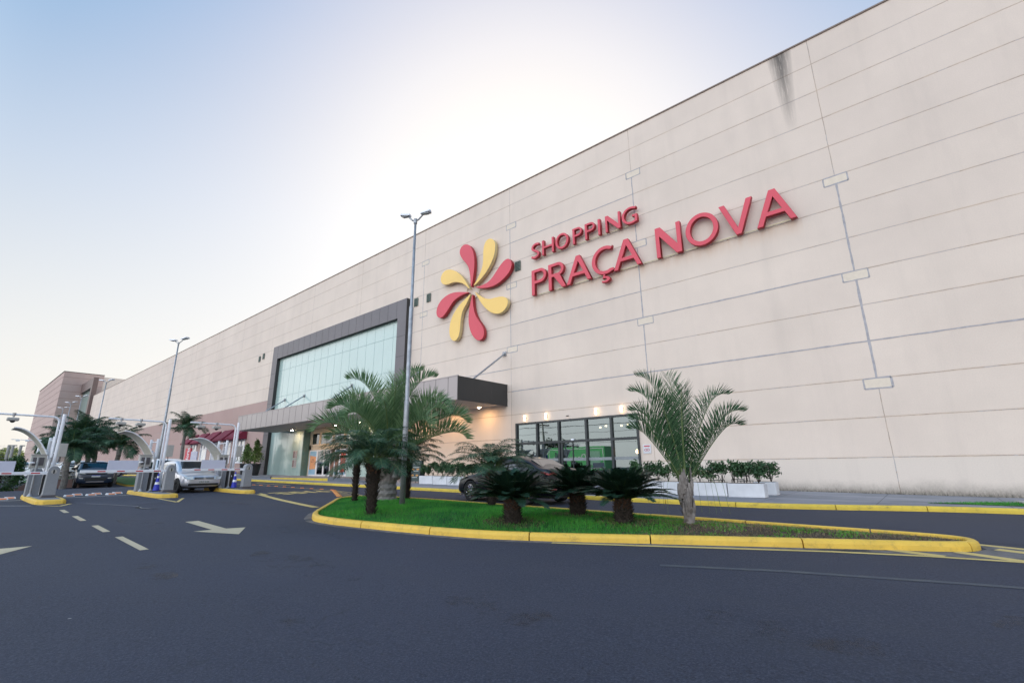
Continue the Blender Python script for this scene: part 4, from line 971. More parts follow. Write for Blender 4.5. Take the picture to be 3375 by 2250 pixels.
# ================================================================== the far block of the mall
fb = empty('anchor_block', (-165,20,0), 0, 'taller pink and cream block with green glass screen at the far end of the mall', 'building')
finv = Matrix.Translation((165,-20,0))
def FB(mb, name, mat): o = mb.build(name, mat, fb); o.matrix_parent_inverse = finv; return o
XT = -167
mb = MB(); mb.box(-215, XT, 16.5, 24.6, -1, 26.6); FB(mb, 'pink_wall', M_farpink)
mb = MB(); mb.box(-214.9, XT-.05, 24.6, 110, -1, 26.2); mb.box(-166.9,-151.1,21.4,110,-1,19.0); FB(mb, 'cream_wall', M_far)
mb = MB(); mb.box(-166.8,-151.2,20.4,21.35,21.2,23.6); mb.box(-153.0,-151.2,20.4,21.35,-1,21.2); FB(mb, 'portal_frame', simple('brown_composite', (.16,.11,.10), .5))
mb = MB(); mb.box(-166.8,-153.0,21.0,21.3,-1,21.2); FB(mb, 'glass_screen', simple('pale_green_glass', (.22,.32,.29), .3, coat=.4))
mb = MB(); mb.box(-215.1,XT+.05,16.4,24.65,26.6,26.75); FB(mb, 'roof_coping', M_seam)
mb = MB()
for k in range(14): z = 1.2+k*1.85; mb.box(XT+.001,XT+.02,16.5,24.6,z-.025,z+.025); mb.box(-215,XT,16.47,16.499,z-.025,z+.025)
FB(mb, 'panel_joint', simple('far_joint', (.22,.15,.13), .9))
# ================================================================== plants
def nrm(v): return v/np.linalg.norm(v)
def frond(az, el, L, droop, nl, ll, wl, vee, fwd, seed, t0=.12, lean_tip=.0, seg=16, curl=0, ldroop=.2, rw=.02, pr=1.6, twist=0):
    """one pinnate leaf: returns (leaf verts, leaf faces, stem verts, stem faces)"""
    r = np.random.RandomState(seed); P = [np.zeros(3)]; e = math.radians(el); a = math.radians(az); T = []
    for i in range(seg):
        t = i/seg; d = np.array([math.cos(a)*math.cos(e), math.sin(a)*math.cos(e), math.sin(e)]); T.append(d)
        P.append(P[-1]+d*L/seg); e -= math.radians(droop)/seg*(pr*t**(pr-1)+.15)+(math.radians(curl)/seg*max(0, (t-.7)/.3)*2); a += math.radians(twist)/seg
    T.append(T[-1]); P = np.array(P); T = np.array(T)
    V = []; F = []
    for i in range(nl):
        t = t0+(1-t0)*(i+.5)/nl; k = t*seg; i0 = min(seg-1, int(k)); f = k-i0
        p = P[i0]*(1-f)+P[i0+1]*f; d = nrm(T[i0]*(1-f)+T[i0+1]*f)
        s = nrm(np.cross(d, [0,0,1])+1e-6); u = nrm(np.cross(s, d))
        prof = math.sin(PI*min(1, (t-t0)/(1-t0)*.86+.10))**.65
        for sd in (-1, 1):
            l = ll*prof*r.uniform(.86,1.12); fa = math.radians(fwd*(.75+.7*t)+r.uniform(-6,6)); va = math.radians(vee+r.uniform(-9,9))
            q = d*math.sin(fa)+(s*sd*math.cos(va)+u*math.sin(va))*math.cos(fa); q = nrm(q)
            wv = nrm(np.cross(q, s*sd*math.sin(va)*-1+u*math.cos(va)))*wl*.5
            wv = nrm(d*.8+wv*0-q*np.dot(d,q)*.8+1e-6)*wl*.5
            g = np.array([0,0,-1.])
            m = p+q*l*.5+g*l*ldroop*.18; e2 = p+q*l*.97+g*l*ldroop*r.uniform(.6,1.3)
            o = len(V); V += [p-wv*.5, p+wv*.5, m+wv, m-wv, e2]; F += [(o,o+1,o+2,o+3),(o+3,o+2,o+4,o+4)]
    SV = []; SF = []
    for i in range(seg+1):
        t = i/seg; w_ = rw*(1-t*.85); d = T[i]; s = nrm(np.cross(d, [0,0,1])+1e-6); u = np.cross(s, d)
        SV += [P[i]-s*w_, P[i]+u*w_*.5, P[i]+s*w_, P[i]-u*w_*.7]
        if i: 
            o = 4*(i-1)
            for k in range(4): SF.append((o+k, o+(k+1)%4, o+4+(k+1)%4, o+4+k))
    return V, F, SV, SF
def crown(name, specs, mleaf, mstem, parent, base):
    V = []; F = []; SV = []; SF = []
    for sp in specs:
        off = np.array(sp.pop('off', (0,0,0))); v, f, sv, sf = frond(**sp)
        o = len(V); V += [p+off for p in v]; F += [tuple(i+o for i in q) for q in f]
        o = len(SV); SV += [p+off for p in sv]; SF += [tuple(i+o for i in q) for q in sf]
    V = np.array(V); F = np.array(F); n0 = len(V)
    me = bpy.data.meshes.new(name)
    tri = F[F[:,2] == F[:,3]] if False else None
    faces = [tuple(q) if q[2] != q[3] else tuple(q[:3]) for q in F.tolist()]
    faces += [tuple(i+n0 for i in q) for q in SF]
    me.from_pydata(V.tolist()+[tuple(p) for p in SV], [], faces); me.materials.append(mleaf); me.materials.append(mstem)
    mi = [0]*len(F)+[1]*len(SF); me.polygons.foreach_set('material_index', mi)
    o = bpy.data.objects.new(name, me); C.objects.link(o); o.parent = parent; o.location = base; return o
def rough_trunk(name, h, r0, r1, mat, parent, n=16, spikes=0, sl=.08, sw=.04, seed=1, bulge=0, z0=-.08, up=.7, mat2=None, split=1):
    r = random.Random(seed); mb = MB(); k = max(4, int(h/.07)); prof = []
    for i in range(k+1):
        t = i/k; q = r0+(r1-r0)*t+bulge*math.sin(PI*t); q *= 1+(.07 if i%2 else -.04); prof.append((q, z0+(h-z0)*t))
    mb.lathe(prof, n, wob=.03)
    for i in range(spikes):
        t = (i+.5)/spikes; a = i*2.399+r.uniform(-.15,.15); z = z0+(h-z0)*t; q = r0+(r1-r0)*t+bulge*math.sin(PI*t)
        l = sl*r.uniform(.6,1.3); w_ = sw*r.uniform(.7,1.2); ca, sa = math.cos(a), math.sin(a); out = r.uniform(.35,.8)
        c0 = Vector((ca*q*.96, sa*q*.96, z)); tv = Vector((-sa, ca, 0)); od = Vector((ca*out, sa*out, up)).normalized()
        mb.add([c0-tv*w_, c0+tv*w_, c0+Vector((0,0,-.02)), c0+od*l+tv*w_*.35+Vector((0,0,.0)), c0+od*l-tv*w_*.35, c0+od*l*.9+Vector((ca,sa,0))*.01], [(0,1,3,4),(0,4,2),(1,2,3),(2,4,3)], 1 if t > split else 0)
    return mb.build(name, [mat, mat2 or mat], parent)
def specs(n, L, el0, el1, droop0, droop1, seed, nl, ll, wl, vee, fwd, **k):
    r = random.Random(seed); out = []
    for i in range(n):
        t = (i+.5)/n; az = i*137.5+r.uniform(-10,10)
        out.append(dict(az=az, el=el0+(el1-el0)*t+r.uniform(-4,4), L=L*r.uniform(.88,1.08), droop=droop0+(droop1-droop0)*t+r.uniform(-8,8), nl=nl, ll=ll, wl=wl, vee=vee, fwd=fwd, seed=seed*100+i, **k))
    return out
def gz(x, y): return lawn_z(x, y)
# --- big triangle palm in the middle of the island
x, y = PLANTS['A']
t = empty('triangle_palm', (x,y,gz(x,y)), 0, 'tallest island palm with grey-green arching fronds and swollen silvery leaf bases beside the lamp post', 'palm tree')
rough_trunk('trunk', .55, .30, .26, M_barkgrey, t, 22, 0)
def boots(parent, z0, z1, r0, r1, n, seed, sw=.13, sl=.32, mat=M_boot):
    r = random.Random(seed); mb = MB(); mb.lathe([(r0*.75,z0),(r1*.8,z0+(z1-z0)*.5),(r1*.6,z1)], 16)
    for i in range(n):
        t_ = i/n; a = i*2.21+r.uniform(-.1,.1); z = z0+(z1-z0)*t_*.9; q = r0+(r1-r0)*math.sin(PI*min(1,t_*.8+.1)); ca, sa = math.cos(a), math.sin(a); tv = Vector((-sa,ca,0)); L = sl*r.uniform(.8,1.2)
        b = Vector((ca*q*.8, sa*q*.8, z)); m = Vector((ca*q*1.12, sa*q*1.12, z+L*.5)); e = Vector((ca*q*(1.25 if r.random() < .3 else 1.0), sa*q*(1.25 if r.random() < .3 else 1.0), z+L)); o_ = Vector((ca,sa,0))*.035
        mb.add([b-tv*sw, b+tv*sw, m+tv*sw*.75, m-tv*sw*.75, e+tv*sw*.3, e-tv*sw*.3, b+o_*1.2, m+o_*1.3, e+o_*.6], [(0,6,7,3),(6,1,2,7),(3,7,8,5),(7,2,4,8),(0,3,2,1),(3,5,4,2),(5,8,4)])
    return mb.build('leaf_boots', mat, parent)
boots(t, .50, 1.25, .30, .42, 26, 3)
SPA = []
rr = random.Random(4)
for i, (az, el, L, dr) in enumerate([(205,62,3.0,95),(190,50,2.9,90),(165,42,2.9,85),(218,36,2.9,80),(232,74,3.1,70),(28,60,2.8,95),(12,48,2.8,85),(40,40,2.9,75),(-8,36,2.7,80),(60,74,3.2,60),(118,68,3.0,85),(250,55,2.6,80),(285,48,2.5,85),(315,58,2.6,85),(330,70,2.9,70),(75,78,3.2,40),(200,28,2.6,60),(30,24,2.7,55)]):
    SPA.append(dict(az=az, el=el+6, L=L*1.02, droop=dr*.95, nl=72, ll=.80, wl=.030, vee=56, fwd=22, seed=i+11, t0=.22, curl=240, ldroop=.07, rw=.032, pr=3.0))
crown('crown', SPA, M_frondA, M_rachis, t, (0,0,1.15))
mb = MB(); mb.tube([(0,0,1.3),(.02,0,2.2),(-.03,.03,3.0),(-.12,.05,3.75)], [.03,.05,.06,.004], 6); mb.build('spear_leaf', M_spear, t)
# --- triangle palm at the right
x, y = PLANTS['B']
t = empty('triangle_palm', (x,y,gz(x,y)), 0, 'upright vase-shaped palm with pale grey stem at the bare right part of the island', 'palm tree')
rough_trunk('trunk', .40, .085, .09, M_boot, t, 16, 10, .1, .04)
boots(t, .0, .80, .062, .105, 26, 7, .055, .32)
SPB = []
for i, (az, el, L, dr) in enumerate([(218,70,1.85,35),(228,64,1.7,30),(212,76,2.2,32),(205,60,1.55,25),(40,73,2.2,40),(35,61,2.0,34),(48,54,1.85,32),(130,84,2.45,16),(200,81,2.45,24),(300,78,2.1,35),(100,76,2.25,35),(262,74,1.95,35)]):
    SPB.append(dict(az=az, el=el, L=L, droop=dr, nl=62, ll=.52, wl=.017, vee=50, fwd=30, seed=i+51, t0=.20, curl=330, ldroop=.03, rw=.020, pr=3.4))
crown('crown', SPB, M_frondE, M_rachis, t, (0,0,.62))
mb = MB(); r = random.Random(8)
for i in range(9):
    a = r.uniform(0,6.28); q = .5+r.random()*.25; mb.tube([(.12*math.cos(a),.12*math.sin(a),.75),(q*.6*math.cos(a),q*.6*math.sin(a),.95),(q*math.cos(a),q*math.sin(a),.7),(q*1.1*math.cos(a),q*1.1*math.sin(a),.1+r.random()*.2)], .003, 4)
mb.build('hanging_fibre', M_rachis, t)
# --- pygmy date palms
def date_palm(key, h, L, seed, label, tr=.13, n=30, el1=78, base_r=None):
    x, y = PLANTS[key]; t = empty('date_palm', (x,y,gz(x,y)), 0, label, 'palm tree', 'pygmy date palms on the island')
    rough_trunk('trunk', h, tr*.5, tr*1.05, M_bark, t, 14, int(h*110), .12, .045, seed, mat2=M_barkred, split=.8)
    mb = MB(); r = random.Random(seed)
    for i in range(16):
        a = i*2.4; e = r.uniform(.8,1.3); mb.tube([(0,0,h-.1),(.2*math.cos(a)*.9,.2*math.sin(a)*.9,h+.12*e),(.32*math.cos(a),.32*math.sin(a),h+.3*e)], [.03,.018,.012], 5)
    mb.build('leaf_stalk', M_rachis, t)
    S = specs(n, L, 10, el1, 50, 92, seed, 50, .36, .016, 12, 32, t0=.22, curl=25, ldroop=.35, rw=.013, pr=1.3)
    crown('crown', S, M_frondB, M_rachis, t, (0,0,h)); return t
date_palm('C1', 1.12, 1.42, 21, 'dark feathery date palm with shaggy brown trunk, nearest the kerb at the island left', .16, 38)
date_palm('C2', 1.30, 1.30, 22, 'slim-trunked date palm at the left edge of the island behind the nearest one', .10, 30)
date_palm('C3', 1.35, 1.35, 23, 'date palm just behind and right of the lamp post', .10, 34)
date_palm('C4', .86, 1.38, 24, 'date palm with fine drooping fronds behind the left cycad in front of the dark car', .13, 36, 84)
# --- cycads
def cycad(key, h, L, seed, label, tr=.2, n=104):
    x, y = PLANTS[key]; t = empty('cycad', (x,y,gz(x,y)), 0, label, 'cycad', 'cycads on the island')
    rough_trunk('trunk', h, tr*1.0, tr*.95, M_bark, t, 18, int(h*420), .075, .03, seed, bulge=.02, up=.35, mat2=M_barkred, split=.62)
    S = specs(n, L*.88, 12, 68, 32, 26, seed, 64, .20, .016, 14, 38, t0=.16, curl=14, ldroop=.12, rw=.011, pr=1.4, seg=12)
    for i_, s_ in enumerate(S): s_['L'] *= 1.10-.42*i_/len(S)
    crown('crown', S, M_frondC, M_rachisc, t, (0,0,h-.03)); return t
cycad('Y1', .43, 1.12, 31, 'dark green cycad with short stout trunk, leftmost of the three cycads', .145)
cycad('Y2', .45, 1.08, 32, 'cycad at the back, between and behind the other two cycads', .15, 96)
cycad('Y3', .42, 1.12, 33, 'cycad with widest fan of fronds, beside the pale upright palm', .15)

# --- palms and trees beyond the gates
def royal(x, y, h, L, seed, label, hs=.55, tr=.16, n=17, top=None, grp='palms beyond the parking gates'):
    z = G(x,y)-.02; t = empty('royal_palm', (x,y,z), 0, label, 'palm tree', grp)
    mb = MB(); r = random.Random(seed); k = 14
    pts = [(.06*math.sin(i*.4+seed), .04*math.cos(i*.5+seed), h*i/k) for i in range(k+1)]
    mb.tube(pts, [tr*(1.12-.25*i/k)*(1+.05*(i%2)) for i in range(k+1)], 12); mb.build('trunk', M_barkgrey, t)
    p = pts[-1]; mb = MB(); mb.tube([p, (p[0],p[1],h+hs*.5), (p[0],p[1],h+hs)], [tr*.95,tr*1.05,tr*.45], 12)
    for i in range(6):
        a = i*1.05; mb.tube([(p[0],p[1],h+hs*.5),(p[0]+.2*math.cos(a),p[1]+.2*math.sin(a),h+hs*1.05)], [tr*.5,.03], 6)
    mb.build('crownshaft', M_shaft, t)
    S = specs(n, L, 6, 78, 80, 55, seed, 60, L*.34, .042, 22, 24, t0=.12, curl=30, ldroop=.55, rw=.03, pr=1.4, seg=12)
    crown('crown', S, M_frondD, M_rachis, t, (p[0],p[1],h+hs*.9)); return t
royal(-42, 5.3, 1.85, 2.0, 61, 'young palm with pale forked crownshaft between the dark SUV and the left gate', .75)
royal(-46, 8.5, 2.1, 2.1, 62, 'young palm with bright spear leaf left of the middle gantry', .7)
royal(-49, 6.75, 2.9, 2.2, 63, 'palm with the highest crown above the dark SUV', .7, n=19)
royal(-48.5, 6.0, 2.4, 2.1, 64, 'palm behind the forked one, left of the SUV', .6)
royal(-52, 8.1, 2.8, 2.3, 65, 'palm at the back right of the clump above the SUV', .6)
royal(-50.5, 7.5, 2.3, 1.9, 66, 'low dense palm directly above the SUV roof', .5, n=19)
royal(-47.5, 6.0, 2.0, 1.8, 68, 'palm whose crown brushes the left gantry post', .5)
royal(-60, 16.4, 4.3, 2.35, 67, 'tall lone palm in front of the maroon awnings', .6, .17, 19, grp=None)
def bush_pts(n, rx, ry, rz, seed, hollow=.5, lump=.25):
    r = np.random.RandomState(seed); v = r.normal(size=(n,3)); v /= np.linalg.norm(v,axis=1)[:,None]; q = (hollow+(1-hollow)*r.rand(n)**.6)
    out = []
    for i in range(n):
        f = 1+lump*mnoise.noise((v[i][0]*2.1+seed, v[i][1]*2.1, v[i][2]*2.1))*1.6; out.append(v[i]*q[i]*f*[rx,ry,rz])
    return np.array(out)
def leafcloud(pts, size, seed):
    r = np.random.RandomState(seed); n = len(pts); a = r.normal(size=(n,3)); a /= np.linalg.norm(a,axis=1)[:,None]; b = np.cross(a, r.normal(size=(n,3))); b /= np.linalg.norm(b,axis=1)[:,None]
    s = size*r.uniform(.6,1.3,n)[:,None]; P = [pts-a*s, pts+b*s*.42, pts+a*s, pts-b*s*.42]
    V = np.stack(P,1).reshape(-1,3); return V, np.arange(4*n).reshape(-1,4)
def tree(name, x, y, h, r0, seed, mat, label, cat='tree', grp=None, n=2600, ls=.16, th=None, flat=.8, clusters=7):
    z = G(x,y); t = empty(name, (x,y,z), 0, label, cat, grp); rr = random.Random(seed); mb = MB(); th = th or h*.45
    mb.tube([(0,0,-.1),(.05,.03,th*.5),(0,0,th)], [r0*.10,r0*.08,r0*.06], 8); P = []
    for i in range(clusters):
        a = rr.uniform(0,6.28); q = r0*rr.uniform(.2,.75); c = np.array([q*math.cos(a), q*math.sin(a), th+(h-th)*rr.uniform(.15,.8)])
        mb.tube([(0,0,th*rr.uniform(.6,1)), tuple(c*[.5,.5,1]-[0,0,.1]), tuple(c)], [r0*.05,r0*.03,.01], 5)
        P.append(bush_pts(n//clusters, r0*.48, r0*.48, (h-th)*.34*flat, seed*9+i, .3)+c)
    mb.build('trunk', M_bark, t); V, F = leafcloud(np.concatenate(P), ls, seed); quick('crown', V, F, mat, t); return t
# potted shrubs at the wall by the portal
for i, (x, y, h, lab) in enumerate(((-47.9,19.1,2.1,'tall bushy shrub in a black pot right beside the portal frame'), (-50.6,19.3,1.8,'shrub in a black pot behind the tallest gate post'))):
    t = empty('potted_shrub', (x,y,G(x,y)+.13), 0, lab, 'potted plant', 'potted shrubs by the portal')
    mb = MB(); mb.lathe([(.32,0),(.36,.05),(.46,.6),(.50,.98),(.53,1.0),(.53,1.06),(.44,1.06),(.42,.95)], 22); mb.build('pot', M_black, t, smooth=True)
    P = np.concatenate([bush_pts(700, .62,.62,.75, 5+i,.2)+[0,0,1.75], bush_pts(500,.42,.42,.6,8+i,.2)+[.1,0,2.5], bush_pts(260,.22,.22,.45,9+i,.2)+[-.1,0,3.1]]); P[:,2] = 1+(P[:,2]-1)*h/2.3
    V, F = leafcloud(P, .10, i); quick('foliage', V, F, M_lshrub, t)
# planter boxes with ficus shrubs along the café terrace
def planter(x0, x1, y, label, seed, dy=.42, h=.42, sh=.62, grp='planter boxes on the café terrace', rz=0):
    cx = (x0+x1)/2; z = G(cx,y)+.125; t = empty('planter_box', (cx,y,z), rz, label, 'planter', grp); w_ = (x1-x0)/2
    mb = MB(); mb.box(-w_+.006,w_-.006,-dy/2,dy/2,0,h); mb.build('box', M_planter, t, bevel=.012)
    mb = MB(); mb.box(-w_+.05,w_-.05,-dy/2+.05,dy/2-.05,h+.002,h+.012); mb.build('soil', M_soil, t)
    r = random.Random(seed); k = max(1, int(round(2*w_/.38))); V = []; st = MB(); pts = []
    for i in range(k):
        c = -w_+(i+.5)*2*w_/k; 
        for j in range(5):
            a = r.uniform(0,6.28); q = r.uniform(.05,.2); st.tube([(c,0,h),(c+q*.6*math.cos(a),q*.6*math.sin(a),h+.25),(c+q*math.cos(a),q*math.sin(a),h+sh*r.uniform(.6,.95))], [.01,.007,.004], 4)
        for j in range(4):
            pts.append(bush_pts(85,.19,.16,.20, seed*31+i*7+j,.15)+[c+r.uniform(-.16,.16), r.uniform(-.07,.07), h+sh*r.uniform(.42,.92)])
    st.build('stem', M_bark, t); V, F = leafcloud(np.concatenate(pts), .062, seed); quick('shrub', V, F, M_shrub, t); return t
xs = [(-8.55,-7.45,'planter with shrubs behind the upright palm, next to the storefront'),(-7.43,-6.33,'white planter box partly hidden by the upright palm fronds'),(-6.31,-5.21,'long white planter box right of the upright palm'),(-5.19,-4.09,'long white planter box at the right end of the row')]
for i, (a, b, lab) in enumerate(xs): planter(a, b, 17.0, lab, 70+i)
planter(-4.75, -4.05, 18.35, 'short planter set back behind the right end of the row', 77, sh=.66)
lx = [(-21.2,-20.1,'leftmost white planter box, beside the menu board'),(-20.08,-18.98,'second planter box from the menu board'),(-18.96,-17.86,'third planter box, just left of the dark car bonnet'),(-17.84,-16.74,'planter box behind the dark car windscreen'),(-16.72,-15.6,'planter box behind the dark car roof')]
for i, (a, b, lab) in enumerate(lx): planter(a, b, 17.2, lab, 80+i)
# black metal café chairs behind the planters
def cafe_chair():
    t = empty('cafe_chair', (0,0,0), 0); mb = MB()
    for s in (-.2,.2): mb.tube([(s,-.2,0),(s,-.18,.45)], .012, 6); 
    mb.build('front_leg', M_black, t); mb = MB()
    for s in (-.2,.2): mb.tube([(s,.24,0),(s,.19,.45),(s,.23,.85)], .012, 6)
    mb.build('back_frame', M_black, t); mb = MB(); mb.box(-.21,.21,-.2,.2,.44,.46); mb.build('seat', M_black, t, bevel=.006)
    mb = MB(); 
    for z in (.62,.72,.82): mb.box(-.2,.2,.205,.22,z-.02,z+.02)
    mb.build('backrest', M_black, t); return t
ch0 = cafe_chair()
for i, (x, y, rz, lab) in enumerate([(-5.0,18.2,PI,'black metal chair behind the rightmost long planter'),(-6.0,18.3,PI-.2,'black metal chair behind the planter right of the upright palm'),(-5.55,19.3,.2,'black chair nearer the wall behind the right planters'),(-17.0,18.4,PI,'black metal chair left of the storefront'),(-19.3,18.5,PI+.2,'black metal chair behind the left planters')]):
    o = ch0 if i == 0 else copy_tree(ch0); o.location = (x,y,G(x,y)+.125); o.rotation_euler.z = rz; tag(o, lab, 'chair', 'café terrace chairs')
# menu board
x, y = -22.0, 17.5
t = empty('menu_board', (x,y,G(x,y)+.125), .15, 'black A-frame menu board left of the left planter row', 'sign board')
for s, nm in ((-1,'front_panel'),(1,'back_panel')):
    mb = MB(); a = .13; mb.add([(-.36,s*.24-.0,.10),(.36,s*.24,.10),(.36,s*.05,1.22),(-.36,s*.05,1.22),(-.36,s*.24+s*.02,.10),(.36,s*.24+s*.02,.10),(.36,s*.05+s*.02,1.22),(-.36,s*.05+s*.02,1.22)], [(0,1,2,3),(4,5,6,7),(0,1,5,4),(2,3,7,6),(1,2,6,5),(0,3,7,4)]); mb.build(nm, M_tealblack, t)
mb = MB()
for sx_ in (-.36,.36):
    for s in (-1,1): mb.tube([(sx_,s*.27,0),(sx_,s*.05,1.25)], .016, 6)
mb.build('frame', M_black, t)
pr = simple('menu_print', (.45,.46,.42), .6); fo = simple('menu_food_print', (.45,.22,.06), .6, var=.5, scale=30)
mb = MB(); fb_ = MB()
yy = lambda z: -(.24-(z-.10)/1.12*.19)-.026
for z, w_ in ((1.10,.24),(1.03,.30),(.83,.26),(.64,.24),(.30,.2)): mb.add([(-w_,yy(z),z),(w_,yy(z),z),(w_,yy(z+.03),z+.03),(-w_,yy(z+.03),z+.03)], [(0,1,2,3)])
for cx in (-.17,.17):
    for z in (.42,.74): fb_.add([(cx+.11*math.cos(a),yy(z+.05*math.sin(a)),z+.05*math.sin(a)) for a in np.linspace(0,2*PI,12,endpoint=False)], [tuple(range(12))])
mb.build('menu_lettering', pr, t); fb_.build('menu_picture', fo, t)

# ================================================================== lamps
def lamp(x, y, h, label, zoff=0, ang=0, r=.085, grp='double-headed lamp posts', head=1.0):
    z = G(x,y)+zoff; t = empty('lamp_post', (x,y,z), ang, label, 'street lamp', grp)
    mb = MB(); mb.tube([(0,0,-.1),(0,0,h*.33),(0,0,h*.335),(0,0,h*.66),(0,0,h*.665),(0,0,h)], [r,r,r*.82,r*.82,r*.6,r*.5], 14); mb.build('pole', M_galv, t, smooth=True)
    mb = MB(); mb.tube([(-.38*head,0,h+.12),(-.1,0,h-.02),(0,0,h-.05),(.1,0,h-.02),(.38*head,0,h+.12)], .028, 8); mb.tube([(0,0,h-.14),(0,0,h+.02)], .06, 10); mb.build('bracket', M_galv, t)
    for s in (-1,1):
        mb = MB(); c = s*.56*head; P = [(-.26,-.13),(.26,-.17),(.3,0),(.26,.17),(-.26,.13)]
        P = [(c+p[0]*s*head, p[1]*head) for p in P]; zz = h+.16
        mb.add([(q[0],q[1],zz+(q[0]*s-.3)*.12) for q in P]+[(q[0]*1,q[1]*.85,zz+.075+(q[0]*s-.3)*.12) for q in P], [tuple(range(5))[::-1], tuple(range(5,10))]+[(i,(i+1)%5,(i+1)%5+5,i+5) for i in range(5)])
        hd = mb.build('lamp_head', M_white, t, bevel=.01)
        mb = MB(); mb.box(c-.17*head,c+.17*head,-.1*head,.1*head,zz-.012+(c*s-.3)*.12-.012,zz+(c*s-.3)*.12-.008); mb.build('lens', M_lens, hd)
    return t
t = lamp(-11.23, 8.45, 8.72, 'tall galvanised double-headed lamp post on the island beside the big palm', .12, math.radians(25), .078, head=.62)
lamp(-38, 9.12, 9.45, 'lamp post rising behind the middle gate gantry', 0, math.radians(20))
for i, (zx, xy, lab) in enumerate([(.1411,6.609,'distant lamp post in front of the cream wall'),(.1129,7.971,'distant lamp post before the pink block, nearest the glass'),(.1023,8.736,'distant lamp post before the middle of the pink block'),(.0938,9.349,'farthest lamp post, lowest against the pink block corner')]):
    X = -8.6/zx if i else -62; h_ = zx*-X+CAM_H; lamp(X, -X/xy, h_-G(X,-X/xy), lab, 0, math.radians(30))
# ================================================================== parking gates
def gate_island(x0, x1, y0, y1, label, seed):
    P = smooth_poly([(x0,y0+.12),(x0+.12,y0),(x1-.9,y0),(x1-.25,y0+.06),(x1,y1-.18),(x1-.1,y1),(x0+.1,y1),(x0,y1-.1)], 1)
    z = G((x0+x1)/2,(y0+y1)/2); n = len(P); mb = MB()
    I = offset_poly(P, .13); cz = [(-.05,P,0),(.10,offset_poly(P,.012),0),(.145,offset_poly(P,.04),0),(.15,I,0)]
    vs = [];
    for dz, Q, _ in cz: vs += [(q[0],q[1],G(*q)+dz) for q in Q]
    fs = [(a*n+i,a*n+(i+1)%n,(a+1)*n+(i+1)%n,(a+1)*n+i) for a in range(3) for i in range(n)]
    mb.add(vs, fs); k = mb.build('gate_island_kerb', M_kerb); tag(k, kind='structure')
    mb = MB(); mb.add([(q[0],q[1],G(*q)+.15) for q in I]+[(q[0],q[1],G(*q)-.02) for q in I], [tuple(range(n))]+[(i,(i+1)%n,n+(i+1)%n,n+i) for i in range(n)]); tag(mb.build('gate_island_top', M_pave), kind='structure')
def barrier(x, y, L, p0, p1, label, grp='boom barriers at the car park exit'):
    z = G(x,y)+.15; t = empty('boom_barrier', (x,y,z), 0, label, 'boom barrier', grp)
    mb = MB(); pr = [(-.175,0),(.175,0),(.165,.94)]+[(.165*math.cos(a),.94+.165*math.sin(a)) for a in np.linspace(.15,PI-.15,10)]+[(-.165,.94)]
    mb.prism([(p[0]*(1-.04*p[1]),p[1]) for p in pr], -.16, .16, axis='x'); mb.build('cabinet', M_grey, t, bevel=.012)
    mb = MB(); mb.box(-.2,.2,-.21,.21,-.002,.03); mb.box(-.175,.175,-.185,.185,.03,.09); mb.build('base_plate', M_acm, t)
    mb = MB(); mb.prism([(.10*math.cos(a)*.8,.90+.10*math.sin(a)*.75) for a in np.linspace(0,2*PI,20,endpoint=False)], .161,.168, axis='x'); e = mb.build('badge', M_beige, t)
    mb = MB(); mb.box(.169,.173,-.025,.02,.84,.965); mb.build('badge_mark', M_black, e)
    mb = MB(); mb.box(.165,.172,-.19*0-.003,.003,.1,.8); 
    mb = MB(); mb.box(.01,.06,-L,-.12,.80,.905,0)
    b = mb.build('boom', M_white, t, bevel=.01)
    k = 4
    for i in range(k):
        yy = -.35-(L-.5)*i/k*1.0; mb = MB(); mb.box(.061,.064,yy-.24,yy,.835+.0,.875); mb.build('reflector', M_redtape, b)
    mb = MB(); mb.box(.02,.05,-p1,-p0,.907,1.27); mb.build('boom_panel', M_whitepanel, b)
    return t
def gantry(x, y, arm, label, top=3.15):
    z = G(x,y)+.15; t = empty('camera_gantry', (x,y,z), 0, label, 'camera gantry', 'camera gantries over the lanes')
    mb = MB(); mb.tube([(0,0,0),(0,0,top)], .062, 14); mb.lathe([(.13,0),(.13,.02),(.085,.05),(.065,.14)], 12); mb.build('post', M_white, t)
    c = [(0,-.12,.4),(0,-.12,top-.35)]+[(0,-.12-.22*(1-math.cos(a)),top-.35+.22*math.sin(a)) for a in np.linspace(.2,PI/2,6)]+[(0,-arm,top-.11)]
    mb = MB(); mb.tube(c, .036, 10); 
    for z_ in (.7,1.6,2.5): mb.box(-.02,.02,-.14,-.04,z_-.02,z_+.02)
    mb.build('arm', M_white, t)
    for yy in (-arm+.45, -arm+1.15):
        mb = MB(); mb.tube([(0,yy,top-.11),(0,yy,top-.22)], .03, 8); mb.tube([(0,yy,top-.06),(0,yy,top-.16)], .06, 8); mount = mb.build('camera_mount', M_galv, t)
        mb = MB(); mb.box(-.16,.12,yy-.17,yy+.17,top-.36,top-.24); cm = mb.build('camera', M_beige, mount, bevel=.03)
        mb = MB(); mb.lathe([(.07,0),(.08,-.02),(.05,-.06),(.01,-.075)], 12, (.0,yy,top-.361)); mb.build('camera_lens', M_black, cm)
    mb = MB(); mb.box(-.06,.10,.05,.30,1.45,1.98); bx = mb.build('control_box', M_beige, t, bevel=.01)
    mb = MB(); mb.tube([(0,.15,1.45),(0,.16,1.3),(0,.08,1.22)], .015, 6); mb.build('cable', M_black, t)
    return t
